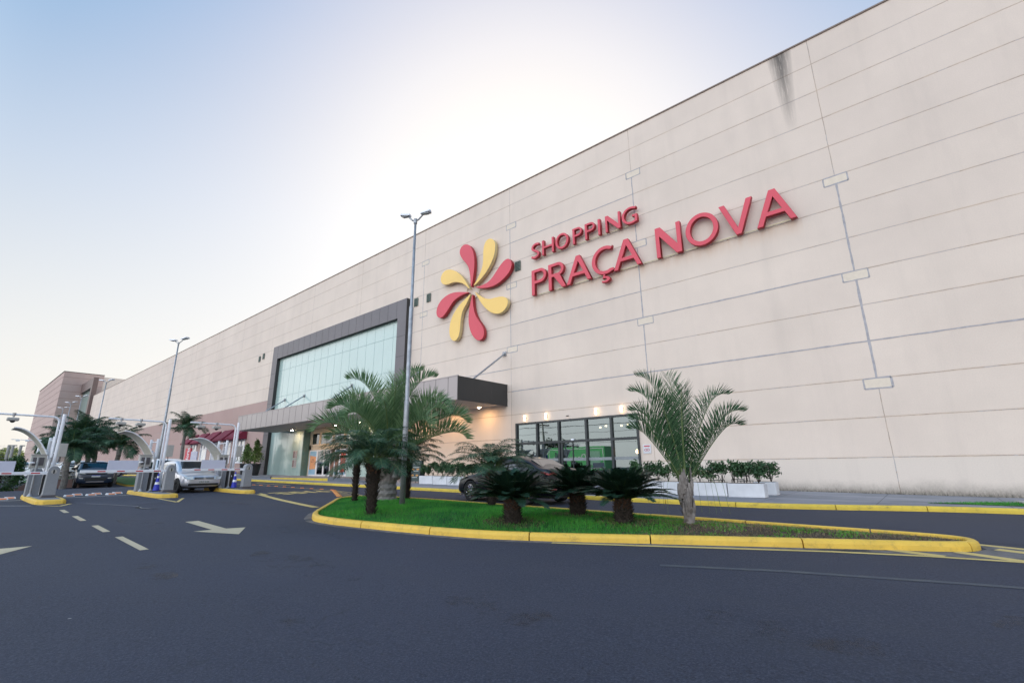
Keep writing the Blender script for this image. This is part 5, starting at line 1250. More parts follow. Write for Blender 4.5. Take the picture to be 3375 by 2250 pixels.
def shelter(x, y, reach, label, z0=1.35, z1=2.52, wd=1.3):
    z = G(x,y)+.15; t = empty('lane_shelter', (x,y,z), 0, label, 'shelter', 'curved shelters over the ticket machines')
    mb = MB(); n = 14; prof = []
    for i in range(n+1):
        u = i/n; prof.append((-reach*u**1.15, z0+(z1-z0)*math.sin(u*PI/2)**.9))
    vs = []
    for s in (-wd/2, wd/2):
        for th in (0, .03): vs += [(s, p[0], p[1]+th) for p in prof]
    m = n+1; fs = []
    for i in range(n):
        a = [0*m+i, 1*m+i, 2*m+i, 3*m+i]
        fs += [(a[0],a[0]+1,a[2]+1,a[2]),(a[1],a[3],a[3]+1,a[1]+1),(a[0],a[1],a[1]+1,a[0]+1),(a[2],a[2]+1,a[3]+1,a[3])]
    fs += [(0,2*m,3*m,m),(n,m+n,3*m+n,2*m+n)]
    mb.add(vs, fs); mb.build('curved_roof', simple('shelter_fibreglass', (.55,.52,.45), .5), t)
    mb = MB()
    for s in (-wd/2-.015, wd/2+.015): mb = MB(); mb.tube([(s,p[0],p[1]+.02) for p in prof], .024, 6); mb.build('edge_trim', M_white, t)
    for s in (-.55,.55):
        mb = MB(); mb.tube([(s,.08,0),(s,.08,2.25)], .058, 12); mb.lathe([(.12,0),(.12,.02),(.08,.05),(.06,.14)], 12, (s,.08,0)); mb.build('post', M_white, t)
    mb = MB()
    for z_ in (1.55,2.12): mb.tube([(-.55,.08,z_),(.55,.08,z_)], .025, 8)
    mb.tube([(-.5,.08,1.55),(-.5,-.25,1.85)], .02, 6); mb.tube([(.5,.08,1.55),(.5,-.25,1.85)], .02, 6)
    mb.build('cross_bar', M_white, t); return t
def ticket(x, y, label):
    z = G(x,y)+.15; t = empty('ticket_machine', (x,y,z), 0, label, 'ticket machine', 'ticket machines at the gates')
    mb = MB(); mb.prism([(-.19,0),(.19,0),(.19,.86),(.13,1.0),(-.13,1.0),(-.19,.86)], -.18,.18, axis='x'); mb.build('cabinet', M_grey, t, bevel=.015)
    mb = MB(); mb.box(-.12,.14,-.24,.20,1.02,1.50); hd = mb.build('head', M_beige, t, bevel=.02)
    mb = MB(); mb.box(-.14,.16,-.26,.22,1.505,1.54); mb.build('head_cap', M_beige, hd)
    mb = MB(); mb.box(.141,.147,-.18,.14,1.12,1.42); mb.build('screen_recess', M_acm, hd)
    mb = MB(); pr = [(.17+.0,0),(.50,0),(.50,.72)]+[(.335+.165*math.cos(a),.74+.15*math.sin(a)) for a in np.linspace(0,PI,8)]+[(.17,.72)]
    mb = MB(); mb.prism([(p[0]+.06,p[1]) for p in pr], -.15,.15, axis='x'); bk = mb.build('dark_housing', M_acm_d, t, bevel=.01)
    mb = MB(); mb.box(.152,.157,.42,.46,.5,.56); mb.build('mark', M_whitepanel, bk)
    for s in (-.05,.30):
        mb = MB(); mb.tube([(.28,s,0),(.28,s,1.42)], .035, 10); mb.lathe([(.09,0),(.06,.05),(.04,.1)], 8, (.28,s,0)); mb.build('guard_post', M_galv, t)
    mb = MB(); mb.lathe([(.02,0),(.09,.02),(.09,.05),(.02,.07)], 12, (.30,-.2,1.18)); mb.build('sensor', M_white, t)
    return t
def cone(x, y, label):
    z = G(x,y)+.15; t = empty('traffic_cone', (x,y,z), 0, label, 'traffic cone', 'blue and white cones by the gates')
    mb = MB(); mb.box(-.19,.19,-.19,.19,0,.03); mb.build('base', M_rubber, t, bevel=.01)
    hs = [.03,.28,.38,.55,.63,.75]; rr_ = lambda z_: .135-.115*z_/.75
    mb = MB(); 
    for a, b in ((.03,.28),(.38,.55),(.63,.75)): mb.lathe([(rr_(a),a),(rr_(b),b)], 16)
    mb.build('blue_band', M_blue, t); mb = MB()
    for a, b in ((.28,.38),(.55,.63)): mb.lathe([(rr_(a)+.001,a),(rr_(b)+.001,b)], 16)
    mb.build('white_band', M_white, t); return t
for (y0, y1) in ((2.28,3.12),(5.66,6.42),(8.72,9.32)): gate_island(-27.8, -22.8, y0, y1, '', 1)
barrier(-24.5, 2.75, 3.4, 1.03, 3.2, 'boom barrier at the left edge with white panel, nearest the bottom left')
barrier(-24.5, 6.38, 2.9, 1.15, 2.12, 'middle boom barrier, lowered across the dark SUV')
barrier(-24.4, 9.42, 2.65, 1.0, 1.96, 'right boom barrier, lowered across the silver car')
gantry(-26.7, 2.95, 2.6, 'left camera gantry whose arm reaches out of frame'); gantry(-26.7, 6.62, 2.25, 'middle camera gantry above the SUV lane'); gantry(-26.7, 9.95-.35, 2.15, 'right camera gantry in front of the maroon awnings')
shelter(-27.4, 2.75, 1.15, 'leftmost curved shelter seen edge-on'); shelter(-27.4, 6.25, 1.25, 'curved shelter over the middle ticket machine'); shelter(-27.4, 9.15, 1.25, 'curved shelter over the right ticket machine', 1.3, 2.3)
ticket(-26.2, 2.45, 'ticket machine on the left gate island'); ticket(-26.3, 5.85, 'ticket machine between the SUV and the silver car'); ticket(-26.3, 8.95, 'ticket machine behind the right boom')
cone(-25.55, 6.25, 'blue and white cone by the middle gantry post'); cone(-25.3, 9.25, 'blue and white cone beside the right barrier cabinet')
ORD = ['first','second','third','fourth','fifth','sixth','seventh','eighth','ninth','tenth']
# tyre-killer blocks with orange reflectors across the exit lanes
def stud(x, y, rz, label):
    t = empty('lane_block', (x,y,G(x,y)), rz, label, 'road block', 'low white reflector blocks across the exit lanes')
    mb = MB(); mb.add([(-.22,-.16,0),(.22,-.16,0),(.22,.16,0),(-.22,.16,0),(-.17,-.14,.07),(.12,-.14,.07),(.12,.14,.07),(-.17,.14,.07)], [(0,3,2,1),(4,5,6,7),(0,1,5,4),(1,2,6,5),(2,3,7,6),(3,0,4,7)]); mb.build('body', M_planter, t)
    mb = MB(); mb.add([(.135,-.11,.064),(.135,.11,.064),(.205,.11,.018),(.205,-.11,.018)], [(0,1,2,3)]); mb.build('reflector', M_orange, t)
ks = [(-27.6,3.75),(-28.3,4.1),(-27.6,4.45),(-28.3,4.75),(-27.5,5.1),(-28.2,5.45),(-27.4,1.8),(-28.0,2.05),(-27.4,1.4)]
for i, (x, y) in enumerate(ks): stud(x, y, 0, ORD[i if i < 6 else 8-i]+' white reflector block from the left, '+('between left and middle gate islands' if i < 6 else 'left of the left gate island'))
# lane dots between exit road and drop-off lane
for i in range(10):
    x = -31.0+i*1.0; mb = MB(); z = G(x,12.43)+.004; mb.add([(x-.09,12.36,z),(x+.09,12.36,z),(x+.09,12.5,z),(x-.09,12.5,z),(x-.05,12.38,z+.03),(x+.05,12.38,z+.03),(x+.05,12.48,z+.03),(x-.05,12.48,z+.03)], [(4,5,6,7),(0,1,5,4),(1,2,6,5),(2,3,7,6),(3,0,4,7)])
    tag(mb.build('road_stud', M_orange), ORD[i]+' orange stud from the left on the yellow line before the entrance', 'road stud', 'orange studs along the entrance lane')
for i in range(6):
    p = Vector((-21.7,12.33)).lerp(Vector((-17.85,10.4)), i/5); mb = MB(); mb.box(p.x-.10,p.x+.10,p.y-.08,p.y+.08,G(p.x,p.y)+.002,G(p.x,p.y)+.03)
    tag(mb.build('road_stud', M_orange, bevel=.012), ORD[i]+' orange stud, counted from the back, in the slanting line at the island tip', 'road stud', 'orange studs at the island tip')

# ================================================================== cars
def car(name, L, W, H, stations, paint, label, cat='car', wb=.6, wr=.31, fa=.19, loc=(0,0), rz=0, hood_z=None, rim=M_steel, grp=None, plate='', gw=1.0, dark_low=False, z=None):
    """stations: (t along length from front 0..1, belt height, roof height or None, half width factor, low edge)"""
    x, y = loc; zz = G(x,y) if z is None else z
    t = empty(name, (x,y,zz), rz, label, cat, grp)
    hw = W/2; rings = []; NS = 11
    for (u, zb, zr, wf, zl) in stations:
        X = L/2-u*L; w_ = hw*wf; cab = zr is not None; top = zr if cab else zb+.045; tw = (w_*.74 if cab else w_*.72)
        pts = [(0,zl),(w_*.80,zl),(w_*.96,zl+.09),(w_,zl+(zb-zl)*.42),(w_*.985,zb-.10),(w_*.93,zb),(w_*.93+(tw*1.07-w_*.93)*.5, zb+(top-zb)*.5) ,(tw*1.07,top-.06 if cab else zb+.02),(tw*.92,top-.012),(tw*.5,top+.0),(0,top+.012)]
        rings.append([(X,p[0],p[1]) for p in pts])
    V = []; 
    for R_ in rings: V += R_+[(p[0],-p[1],p[2]) for p in R_[-2:0:-1]]
    n = 2*NS-2; F = [(i*n+j,i*n+(j+1)%n,(i+1)*n+(j+1)%n,(i+1)*n+j) for i in range(len(rings)-1) for j in range(n)]
    F += [tuple(range(n)), tuple((len(rings)-1)*n+j for j in range(n))[::-1]]
    me = bpy.data.meshes.new('body'); me.from_pydata(V, [], F); bm = bmesh.new(); bm.from_mesh(me); bmesh.ops.recalc_face_normals(bm, faces=bm.faces); bm.to_mesh(me); bm.free()
    b = bpy.data.objects.new('body', me); C.objects.link(b); ss = b.modifiers.new('s','SUBSURF'); ss.levels = 1; ss.render_levels = 1
    fx, rx = L/2-fa*L, L/2-fa*L-wb*L
    cut = MB()
    for ax in (fx, rx):
        for s in (-1,1): cut.prism([(ax+(wr+.055)*math.cos(a), wr+.0+(wr+.055)*math.sin(a)) for a in np.linspace(0,2*PI,24,endpoint=False)], s*(hw*.62), s*(hw*1.3))
    co = cut.build('cut', M_rubber); bo = b.modifiers.new('b','BOOLEAN'); bo.operation = 'DIFFERENCE'; bo.object = co; bo.solver = 'EXACT'
    bpy.context.view_layer.update(); dg = bpy.context.evaluated_depsgraph_get(); m2 = bpy.data.meshes.new_from_object(b.evaluated_get(dg))
    bpy.data.objects.remove(b); bpy.data.objects.remove(co); m2.name = 'body'; m2.materials.clear(); m2.materials.append(paint); m2.polygons.foreach_set('material_index',[0]*len(m2.polygons))
    m2.polygons.foreach_set('use_smooth', [True]*len(m2.polygons)); m2.set_sharp_from_angle(angle=math.radians(38))
    b = bpy.data.objects.new('body', m2); C.objects.link(b); b.parent = t
    # underbody and wheel wells
    mb = MB(); mb.box(-L/2+.25,L/2-.25,-hw*.62,hw*.62,.17,.55); mb.build('underbody', M_rubber, t)
    # glazing: thin panels lying just outside the greenhouse
    cab = [i for i, s in enumerate(stations) if s[2] is not None]; i0, i1 = cab[0], cab[-1]
    def lerp(a, b_, u): return tuple(a[k]+(b_[k]-a[k])*u for k in range(3))
    def ring(i): return rings[i]
    def bi(p00, p10, p11, p01, u, v): return lerp(lerp(p00,p10,u), lerp(p01,p11,u), v)
    def pane(nm, p00, p10, p11, p01, m=(.06,.94,.08,.92), off=.012, mat=M_carglass):
        a = Vector(p10)-Vector(p00); c_ = Vector(p01)-Vector(p00); nn = a.cross(c_).normalized()
        q = [Vector(bi(p00,p10,p11,p01,u,v)) for u, v in ((m[0],m[2]),(m[1],m[2]),(m[1],m[3]),(m[0],m[3]))]
        mid = sum(q, Vector())/4
        if nn.dot(mid-Vector((0,0,.8))) < 0: nn = -nn
        vs = [v+nn*off for v in q]+[v-nn*.02 for v in q]
        mb = MB(); mb.add(vs, [(0,1,2,3),(4,7,6,5),(0,4,5,1),(1,5,6,2),(2,6,7,3),(3,7,4,0)]); return mb.build(nm, mat, t)
    f = ring(i0-1); g_ = ring(i0)     # windscreen between last bonnet ring and first roof ring
    mir = lambda p: (p[0],-p[1],p[2])
    pane('windscreen', mir(f[7]), f[7], g_[8], mir(g_[8]), (.05,.95,.10,.93), .03)
    f = ring(i1+1); g_ = ring(i1); pane('rear_window', mir(f[7]), f[7], g_[8], mir(g_[8]), (.07,.93,.14,.93), .03)
    for s in (1,-1):
        q = (lambda p: p) if s == 1 else mir
        A = ring(i0-1); Z_ = ring(i1+1)
        bx0 = lerp(A[5],ring(i0)[5],.45); bx1 = lerp(Z_[5],ring(i1)[5],.4)
        mid = (i0+i1)//2
        xs_ = [bx0[0], ring(mid)[5][0]+.02, bx1[0]]
        tp0, tp1 = ring(i0)[7], ring(i1)[7]; 
        zt = lambda X: tp0[2]+(tp1[2]-tp0[2])*((X-tp0[0])/(tp1[0]-tp0[0])) if tp1[0] != tp0[0] else tp0[2]
        yt = abs(tp0[1]); yb = abs(ring(mid)[5][1]); zbm = ring(mid)[5][2]
        def P(X, v): return q((X, yb+(yt-yb)*v, zbm+(zt(X)-zbm)*v))
        mp = ring(mid)
        fa_ = [P(xs_[0]-.02,.06), P(xs_[1]+.04,.06), P(xs_[1]+.04,.86), P(tp0[0]-.06,.86)]
        ra_ = [P(xs_[1]-.04,.06), P(xs_[2]+.12,.06), P(tp1[0]+.05,.86), P(xs_[1]-.04,.86)]
        for nm, qd in (('side_window',fa_),('side_window',ra_)):
            out = Vector((0,s*.022,.006)); vs = [Vector(v)+out for v in qd]+[Vector(v)-out for v in qd]
            mb = MB(); mb.add(vs, [(0,1,2,3),(4,7,6,5),(0,4,5,1),(1,5,6,2),(2,6,7,3),(3,7,4,0)]); mb.build(nm, M_carglass, t)
        zb_ = zbm
        mb = MB(); mb.tube([(xs_[0]-.05,s*hw*.93,zb_+.0),(xs_[0]-.05,s*(hw*.93+.10),zb_+.03)], .02, 6); mb.box(xs_[0]-.12,xs_[0]+.02,min(s*(hw*.93+.05),s*(hw*.93+.24)),max(s*(hw*.93+.05),s*(hw*.93+.24)),zb_+.0,zb_+.14); mb.build('wing_mirror', M_rubber if name != 'sedan_car' else paint, t, bevel=.02)
        for dx in (xs_[1]+.16, xs_[1]-.62):
            mb = MB(); mb.box(dx-.08,dx+.08,min(s*hw*.975,s*(hw*.985+.02)),max(s*hw*.975,s*(hw*.985+.02)),zb_-.16,zb_-.13); mb.build('door_handle', M_rubber, t)
        for dx in (xs_[0]-.12, xs_[1], xs_[2]+.25):
            mb = MB(); mb.box(dx-.006,dx+.006,min(s*hw*.99,s*(hw*1.003)),max(s*hw*.99,s*(hw*1.003)),.32,zb_-.06); mb.build('door_gap', M_rubber, t)
    for ax in (fx, rx):
        for s in (-1,1):
            wt = empty('wheel', (ax, s*(hw-.115), wr)); wt.parent = t
            mb = MB(); pr = [(wr*.62,-.10),(wr*.92,-.105),(wr,-.085),(wr,.085),(wr*.92,.105),(wr*.62,.10)]; vs = []; fs = []; nn_ = 32
            for j in range(nn_):
                a = 2*PI*j/nn_; vs += [(r_*math.cos(a), yv, r_*math.sin(a)) for r_, yv in pr]
            m_ = len(pr); fs = [(j*m_+k,j*m_+(k+1)%m_,((j+1)%nn_)*m_+(k+1)%m_,((j+1)%nn_)*m_+k) for j in range(nn_) for k in range(m_)]
            mb.add(vs, fs); mb.build('tyre', M_rubber, wt)
            mb = MB(); yo = s*.085
            mb.tube([(0,s*.05,0),(0,yo+s*.012,0)], .05, 12)
            for j in range(10):
                a = 2*PI*(j//2)/5+(.16 if j%2 else -.16); c_, s_ = math.cos(a), math.sin(a); a2 = 2*PI*(j//2)/5+(.30 if j%2 else -.30)
                i_ = Vector((.05*c_,yo,.05*s_)); o_ = Vector((wr*.63*math.cos(a2),yo-s*.005,wr*.63*math.sin(a2))); tv = Vector((-s_,0,c_))*.015
                d_ = Vector((0,s*.02,0)); mb.add([i_-tv,i_+tv,o_+tv*1.4,o_-tv*1.4,i_-tv-d_,i_+tv-d_,o_+tv*1.4-d_,o_-tv*1.4-d_], [(0,1,2,3),(4,7,6,5),(0,4,5,1),(1,5,6,2),(2,6,7,3),(3,7,4,0)])
            for j in range(28):
                a0, a1 = 2*PI*j/28, 2*PI*(j+1)/28
                mb.add([(wr*r_*math.cos(a_), yo+s*dy_, wr*r_*math.sin(a_)) for a_ in (a0,a1) for r_, dy_ in ((.60,-.02),(.60,.012),(.66,.008),(.66,-.02))], [(0,1,5,4),(1,2,6,5),(2,3,7,6)])
            mb.build('rim', rim, wt)
            mb = MB(); mb.tube([(0,s*.0,0),(0,s*.045,0)], wr*.6, 24); mb.build('brake_disc', M_dark, wt)
    xf = L/2
    return t, b, xf, hw
def box_on(t, nm, x0, x1, y0, y1, z0, z1, mat, bevel=.0):
    mb = MB(); mb.box(x0,x1,y0,y1,z0,z1); return mb.build(nm, mat, t, bevel=bevel)
def skew(t, nm, pts, th, mat, ax=0):
    n = len(pts); d = Vector((th,0,0)) if ax == 0 else Vector((0,th,0)); mb = MB()
    mb.add([Vector(p)+d for p in pts]+[Vector(p)-d for p in pts], [tuple(range(n)), tuple(range(n,2*n))[::-1]]+[(i,(i+1)%n,n+(i+1)%n,n+i) for i in range(n)]); return mb.build(nm, mat, t)
# silver hatchback leaving the right lane
HB = [(0,.56,None,.74,.26),(.015,.64,None,.86,.22),(.06,.72,None,.94,.20),(.14,.79,None,.98,.20),(.22,.86,None,1,.20),(.26,.89,None,1,.20),(.41,.93,1.40,1,.20),(.49,.95,1.46,1,.20),(.62,.97,1.46,1,.20),(.78,.98,1.42,.99,.20),(.88,.98,1.34,.97,.21),(.965,1.0,None,.95,.24),(1,.92,None,.88,.30)]
t, b, xf, hw = car('hatchback_car', 3.92, 1.70, 1.46, HB, M_silver, 'silver five-door hatchback waiting behind the right boom', loc=(-27.5,7.9), rz=math.radians(4), wb=.63, wr=.295, fa=.19, rim=M_rubber)
for s in (-1,1): skew(t, 'headlight', [(xf-.0,s*.44,.55),(xf-.07,s*.70,.57),(xf-.22,s*.795,.70),(xf-.06,s*.48,.675)], .05, M_lens)
for z_ in (.585,.635): box_on(t, 'grille_bar', xf-.10,xf+.018,-.38,.38,z_-.014,z_+.010, M_chrome, .004)
box_on(t, 'grille', xf-.12,xf+.004,-.40,.40,.56,.66, M_black)
box_on(t, 'lower_intake', xf-.1,xf+.012,-.62,.62,.30,.39, M_black, .01)
p_ = box_on(t, 'licence_plate', xf+.0,xf+.028,-.2,.2,.40,.51, M_plate, .004); text_mesh('CRW 5104', 'plate_number', .09, M_black, p_, .001, (xf+.030,0,.455), (PI/2,0,PI/2), bold=.002)
mb = MB(); mb.tube([(xf-.02,0,.61),(xf+.03,0,.61)], .055, 16); mb.build('badge', M_chrome, t)
mb = MB(); mb.tube([(-.3,.55,1.45),(1.0,.0,1.2)], .004, 4)
# dark SUV behind the middle boom
SU = [(0,.78,None,.82,.32),(.012,.92,None,.92,.28),(.05,1.00,None,.97,.27),(.14,1.07,None,1,.27),(.23,1.11,None,1,.27),(.27,1.13,None,1,.27),(.37,1.14,1.60,1,.27),(.46,1.15,1.68,1,.27),(.62,1.16,1.70,1,.27),(.80,1.17,1.68,1,.27),(.92,1.18,1.62,.98,.28),(.985,1.15,None,.96,.33),(1,1.0,None,.9,.36)]
t, b, xf, hw = car('suv_car', 4.4, 2.02, 1.70, SU, M_navy, 'dark blue SUV facing the camera behind the middle boom', loc=(-44.0,6.95), rz=math.radians(-4), wb=.62, wr=.36, fa=.19)
for s in (-1,1):
    skew(t, 'headlight', [(xf+.02,s*.52,.88),(xf-.03,s*.84,.90),(xf-.16,s*.96,.98),(xf-.0,s*.6,.97)], .05, M_lens)
    skew(t, 'fog_lamp', [(xf+.0,s*.62,.58),(xf-.03,s*.80,.60),(xf-.03,s*.80,.65),(xf+.0,s*.62,.64)], .03, M_lens)
box_on(t, 'grille', xf-.08,xf+.016,-.5,.5,.86,.95, M_black, .01); box_on(t, 'lower_intake', xf-.1,xf+.016,-.55,.55,.46,.66, M_black, .02); box_on(t, 'skid_plate', xf-.08,xf+.03,-.45,.45,.36,.42, M_acm_l, .01)
p_ = box_on(t, 'licence_plate', xf+.015,xf+.035,-.22,.22,.68,.81, M_plate); box_on(p_, 'plate_band', xf+.036,xf+.038,-.22,.22,.78,.81, M_blue)
# black sedan in the drop-off lane, nose to the left
SE = [(0,.55,None,.78,.26),(.012,.66,None,.88,.20),(.05,.74,None,.94,.18),(.13,.82,None,.98,.18),(.22,.88,None,1,.18),(.27,.91,None,1,.18),(.42,.95,1.38,1,.18),(.50,.96,1.45,1,.18),(.60,.97,1.455,1,.18),(.70,.98,1.40,1,.18),(.76,.99,1.33,.99,.18),(.90,1.02,None,.97,.20),(.965,1.03,None,.94,.24),(1,.90,None,.87,.32)]
t, b, xf, hw = car('sedan_car', 4.35, 1.78, 1.46, SE, M_blackcar, 'glossy black sedan passing behind the cycads, nose to the left', loc=(-10.75,12.75), rz=math.radians(176), wb=.60, wr=.335, fa=.185, rim=M_chrome)
for s in (-1,1):
    skew(t, 'headlight', [(xf-.02,s*.42,.64),(xf-.16,s*.80,.68),(xf-.62,s*.885,.80),(xf-.28,s*.6,.80),(xf-.06,s*.46,.73)], .04, M_lens)
    skew(t, 'tail_light', [(-xf+.04,s*.5,.86),(-xf+.10,s*.82,.86),(-xf+.30,s*.88,.94),(-xf+.05,s*.5,.95)], .04, M_redlens)
    box_on(t, 'rear_reflector', -xf-.01,-xf+.03,min(s*.5,s*.75),max(s*.5,s*.75),.42,.46, M_redlens)
box_on(t, 'grille', xf-.1,xf+.01,-.4,.4,.42,.66, M_black, .01)
mb = MB(); mb.prism([(-.06+.0,1.44),(.14,1.44),(-.02,1.53)], -.02, .02); o = mb.build('roof_antenna', M_black, t); o.location = (-.75,0,-.01)
# cars queuing and parked further back
WH = [(0,.65,None,.80,.24),(.015,.78,None,.90,.22),(.07,.86,None,.96,.22),(.16,.92,None,.98,.22),(.25,.97,None,1,.22),(.28,.99,None,1,.22),(.38,1.0,1.48,1,.22),(.46,1.01,1.56,1,.22),(.62,1.02,1.58,1,.22),(.80,1.03,1.55,1,.22),(.92,1.04,1.45,.97,.24),(.985,1.0,None,.95,.28),(1,.9,None,.9,.32)]
car('white_car', 4.2, 1.78, 1.58, WH, M_whitecar, 'white car queuing right behind the silver hatchback', loc=(-32.9,8.35), rz=math.radians(-2), wb=.61, wr=.32)
pk = [(-58,8.6,100,M_whitecar,'white car parked beyond the railing, just left of the SUV'),(-61,7.1,80,M_whitecar,'white parked car behind the railing, seen side on'),(-66,5.3,95,M_silver,'silver parked car furthest left beyond the hedge'),(-70,7.9,90,M_blackcar,'black parked car deep in the car park'),(-63,10.5,85,M_silver,'silver parked car behind the palm clump')]
for i, (x, y, a, mt, lab) in enumerate(pk): car('parked_car', 4.2, 1.76, 1.5, HB if i%2 else WH, mt, lab, loc=(x,y), rz=math.radians(a), grp='cars parked beyond the railing', wb=.61, wr=.31)

# ================================================================== far left: wall, railing, hedge, fence, trees
w0 = empty('retaining_wall', (-44,4,0), 0, 'low pink rendered wall carrying a white railing, sloping down to the hedge', 'wall'); wi = Matrix.Translation((44,-4,0))
mb = MB(); P = [(-44.2,6.4),(-44.0,4.1),(-40.2,3.0),(-39.6,2.0)]; Zt = [.87,.87,.40,.36]; vs = []
for (x, y), z_ in zip(P, Zt): vs += [(x,y,-.4),(x+.0,y,z_),(x-.22,y+.05,z_),(x-.22,y+.05,-.4)]
mb.add(vs, [(4*i+k,4*i+(k+1)%4,4*(i+1)+(k+1)%4,4*(i+1)+k) for i in range(3) for k in range(4)]+[(0,1,2,3),(12,15,14,13)]); o = mb.build('wall', M_pink, w0); o.matrix_parent_inverse = wi
mb = MB(); vs = []
for (x, y), z_ in zip(P, Zt): vs += [(x+.04,y,z_+.002),(x+.04,y,z_+.06),(x-.26,y+.05,z_+.06),(x-.26,y+.05,z_+.002)]
mb.add(vs, [(4*i+k,4*i+(k+1)%4,4*(i+1)+(k+1)%4,4*(i+1)+k) for i in range(3) for k in range(4)]+[(0,1,2,3),(12,15,14,13)]); o = mb.build('coping', M_slab, w0); o.matrix_parent_inverse = wi
rl = empty('railing', (-44.5,4,.87), 0, 'white tubular railing on the pink wall, between left gate and SUV', 'railing'); ri = Matrix.Translation((44.5,-4,-.87))
mb = MB(); Q = [(-44.3,6.4,.9),(-44.2,4.15,.9),(-50,3.6,1.0),(-41.5,3.35,.55)]
for dz in (.25,.5,.9): mb.tube([(-44.3,6.4,.9+dz),(-44.15,4.15,.9+dz),(-41.2,3.25,.52+dz)], .025, 6); mb.tube([(-44.15,4.15,.9+dz),(-56,4.0,.9+dz)], .025, 6)
o = mb.build('rail_bar', M_white, rl); o.matrix_parent_inverse = ri
for p in ((-44.3,6.4,.9),(-44.26,5.6,.9),(-44.2,4.9,.9),(-44.15,4.15,.9),(-42.7,3.7,.7),(-41.2,3.25,.52),(-47,4.1,.9),(-50,4.1,.9)):
    mb = MB(); mb.tube([(p[0],p[1],p[2]-.05),(p[0],p[1],p[2]+.9)], .03, 8); o = mb.build('rail_post', M_white, rl); o.matrix_parent_inverse = ri
t = empty('hedge', (-39.6,2.35,G(-39.6,2.35)-.1), 0, 'big dark green clipped bush at the left edge behind the left boom', 'bush')
P = np.concatenate([bush_pts(3800,.9,1.15,.95,3,.55,.12)+[0,-.2,.85], bush_pts(900,.45,.45,.45,5,.3)+[.1,.45,1.65]]); V, F = leafcloud(P, .07, 3); quick('foliage', V, F, M_hedge, t)
mb = MB(); mb.tube([(0,0,0),(0,0,.8)], .06, 8); mb.build('stem', M_bark, t)
# tall net fence posts
f = empty('net_fence', (-70,4.5,0), 0, 'tall pale posts holding a thin ball-stop net at the far left', 'fence'); fi = Matrix.Translation((70,-4.5,0))
for x, y in ((-70,4.15),(-69,4.37),(-70,5.0),(-70,3.0)):
    mb = MB(); mb.tube([(x,y,-.2),(x+.0,y,CAM_H+.0385*-x)], .12, 8); mb.box(x-.1,x+.1,y-.05,y+.28,CAM_H+.0385*-x-.1,CAM_H+.0385*-x); o = mb.build('post', M_slab, f); o.matrix_parent_inverse = fi
mb = MB()
for z_ in np.arange(.5,4.0,.28): mb.tube([(-70,1,z_),(-70,5.0,z_)], .008, 3)
for y in np.arange(1,5.0,.28): mb.tube([(-70,y,.3),(-70,y,4.0)], .006, 3)
o = mb.build('net', M_galv, f); o.matrix_parent_inverse = fi
# distant trees and hill
tr = [(-98,10.0,5.6,1.9,M_hedge,'dark tree at the foot of the pink block'),(-235,18.0,6.5,5,M_fartree,'sunlit yellow-green tree low on the horizon, left of the dark tree'),(-240,14.5,8,6,M_fartree,'pale sunlit tree far behind the rightmost fence post'),(-250,11,9,7,M_fartree,'broad pale tree far behind the leftmost fence posts'),(-262,20,7.5,6,M_fartree,'hazy tree on the horizon beneath the left shelter'),(-235,8,8,6,M_fartree,'pale tree at the extreme left horizon')]
for i, (x, y, h, r0, mt, lab) in enumerate(tr): tree('distant_tree', x, y, h, r0, 90+i, mt, lab, n=2600, ls=.20+.0016*abs(x), grp='trees beyond the car park')
def hill(x, y): return G(x,y)
mb = MB(); vs = []; n = 40
for i in range(n+1):
    yy = -150+i*8; hh = 8+3*math.sin(i*.5)+2*math.sin(i*1.3); vs += [(-420,yy,-1),(-440,yy,hh*.8),(-470,yy,hh),(-520,yy,-1)]
mb.add(vs, [(4*i+k,4*i+k+1,4*(i+1)+k+1,4*(i+1)+k) for i in range(n) for k in range(3)])
tag(mb.build('hills', simple('hill_green', (.16,.18,.09), .95, var=.4, scale=.15)), kind='structure')
# a distant gate seen through the first one
gg = empty('far_gate', (-62,5.6,G(-62,5.6)), 0, 'far white gate mast with arm and floodlights beyond the hedge', 'gate')
mb = MB(); mb.tube([(0,0,0),(0,0,3.5)], .09, 8); mb.build('mast', M_white, gg); mb = MB(); mb.tube([(0,0,3.4),(0,-1.9,3.45)], .03, 6); mb.box(-.1,.1,-1.0,-.75,3.3,3.4); mb.box(-.1,.1,-1.6,-1.35,3.3,3.4); mb.build('arm', M_white, gg)
mb = MB(); mb.box(-.15,.15,-.35,.35,1.2,1.7); mb.build('cabinet', M_white, gg)
# grass verge beyond the SUV
VG = smooth_poly([(-55,8.3),(-47.5,8.6),(-42.3,8.9),(-41.2,9.4),(-41.5,10.6),(-44,11.1),(-55,11.2)], 1)
lawn_mesh(VG, 'verge', simple('verge_grass', (.02,.12,.02), .9, var=.4, scale=5), lambda x,y: G(x,y)+.14, 1)
kerb('verge_kerb', VG, M_kerb, seg=3)
VG2 = smooth_poly([(-60,3.2),(-47.4,4.0),(-46.6,5),(-46.6,8),(-48,8.4),(-60,8.4)], 1)
lawn_mesh(VG2, 'verge_bank', simple('verge_bank_grass', (.02,.11,.02), .9, var=.5, scale=3), lambda x,y: G(x,y)+.12, 1)
for i, (x, y, s_) in enumerate(((-33.5,9.9,1),(-36,10.2,1))):
    tag(marking('arrow_marking', [(x-1,y),(x,y-.05),(x,y-.3),(x+.8,y+.1),(x,y+.45),(x,y+.2),(x-1,y+.2)], M_white_mark), kind='structure')
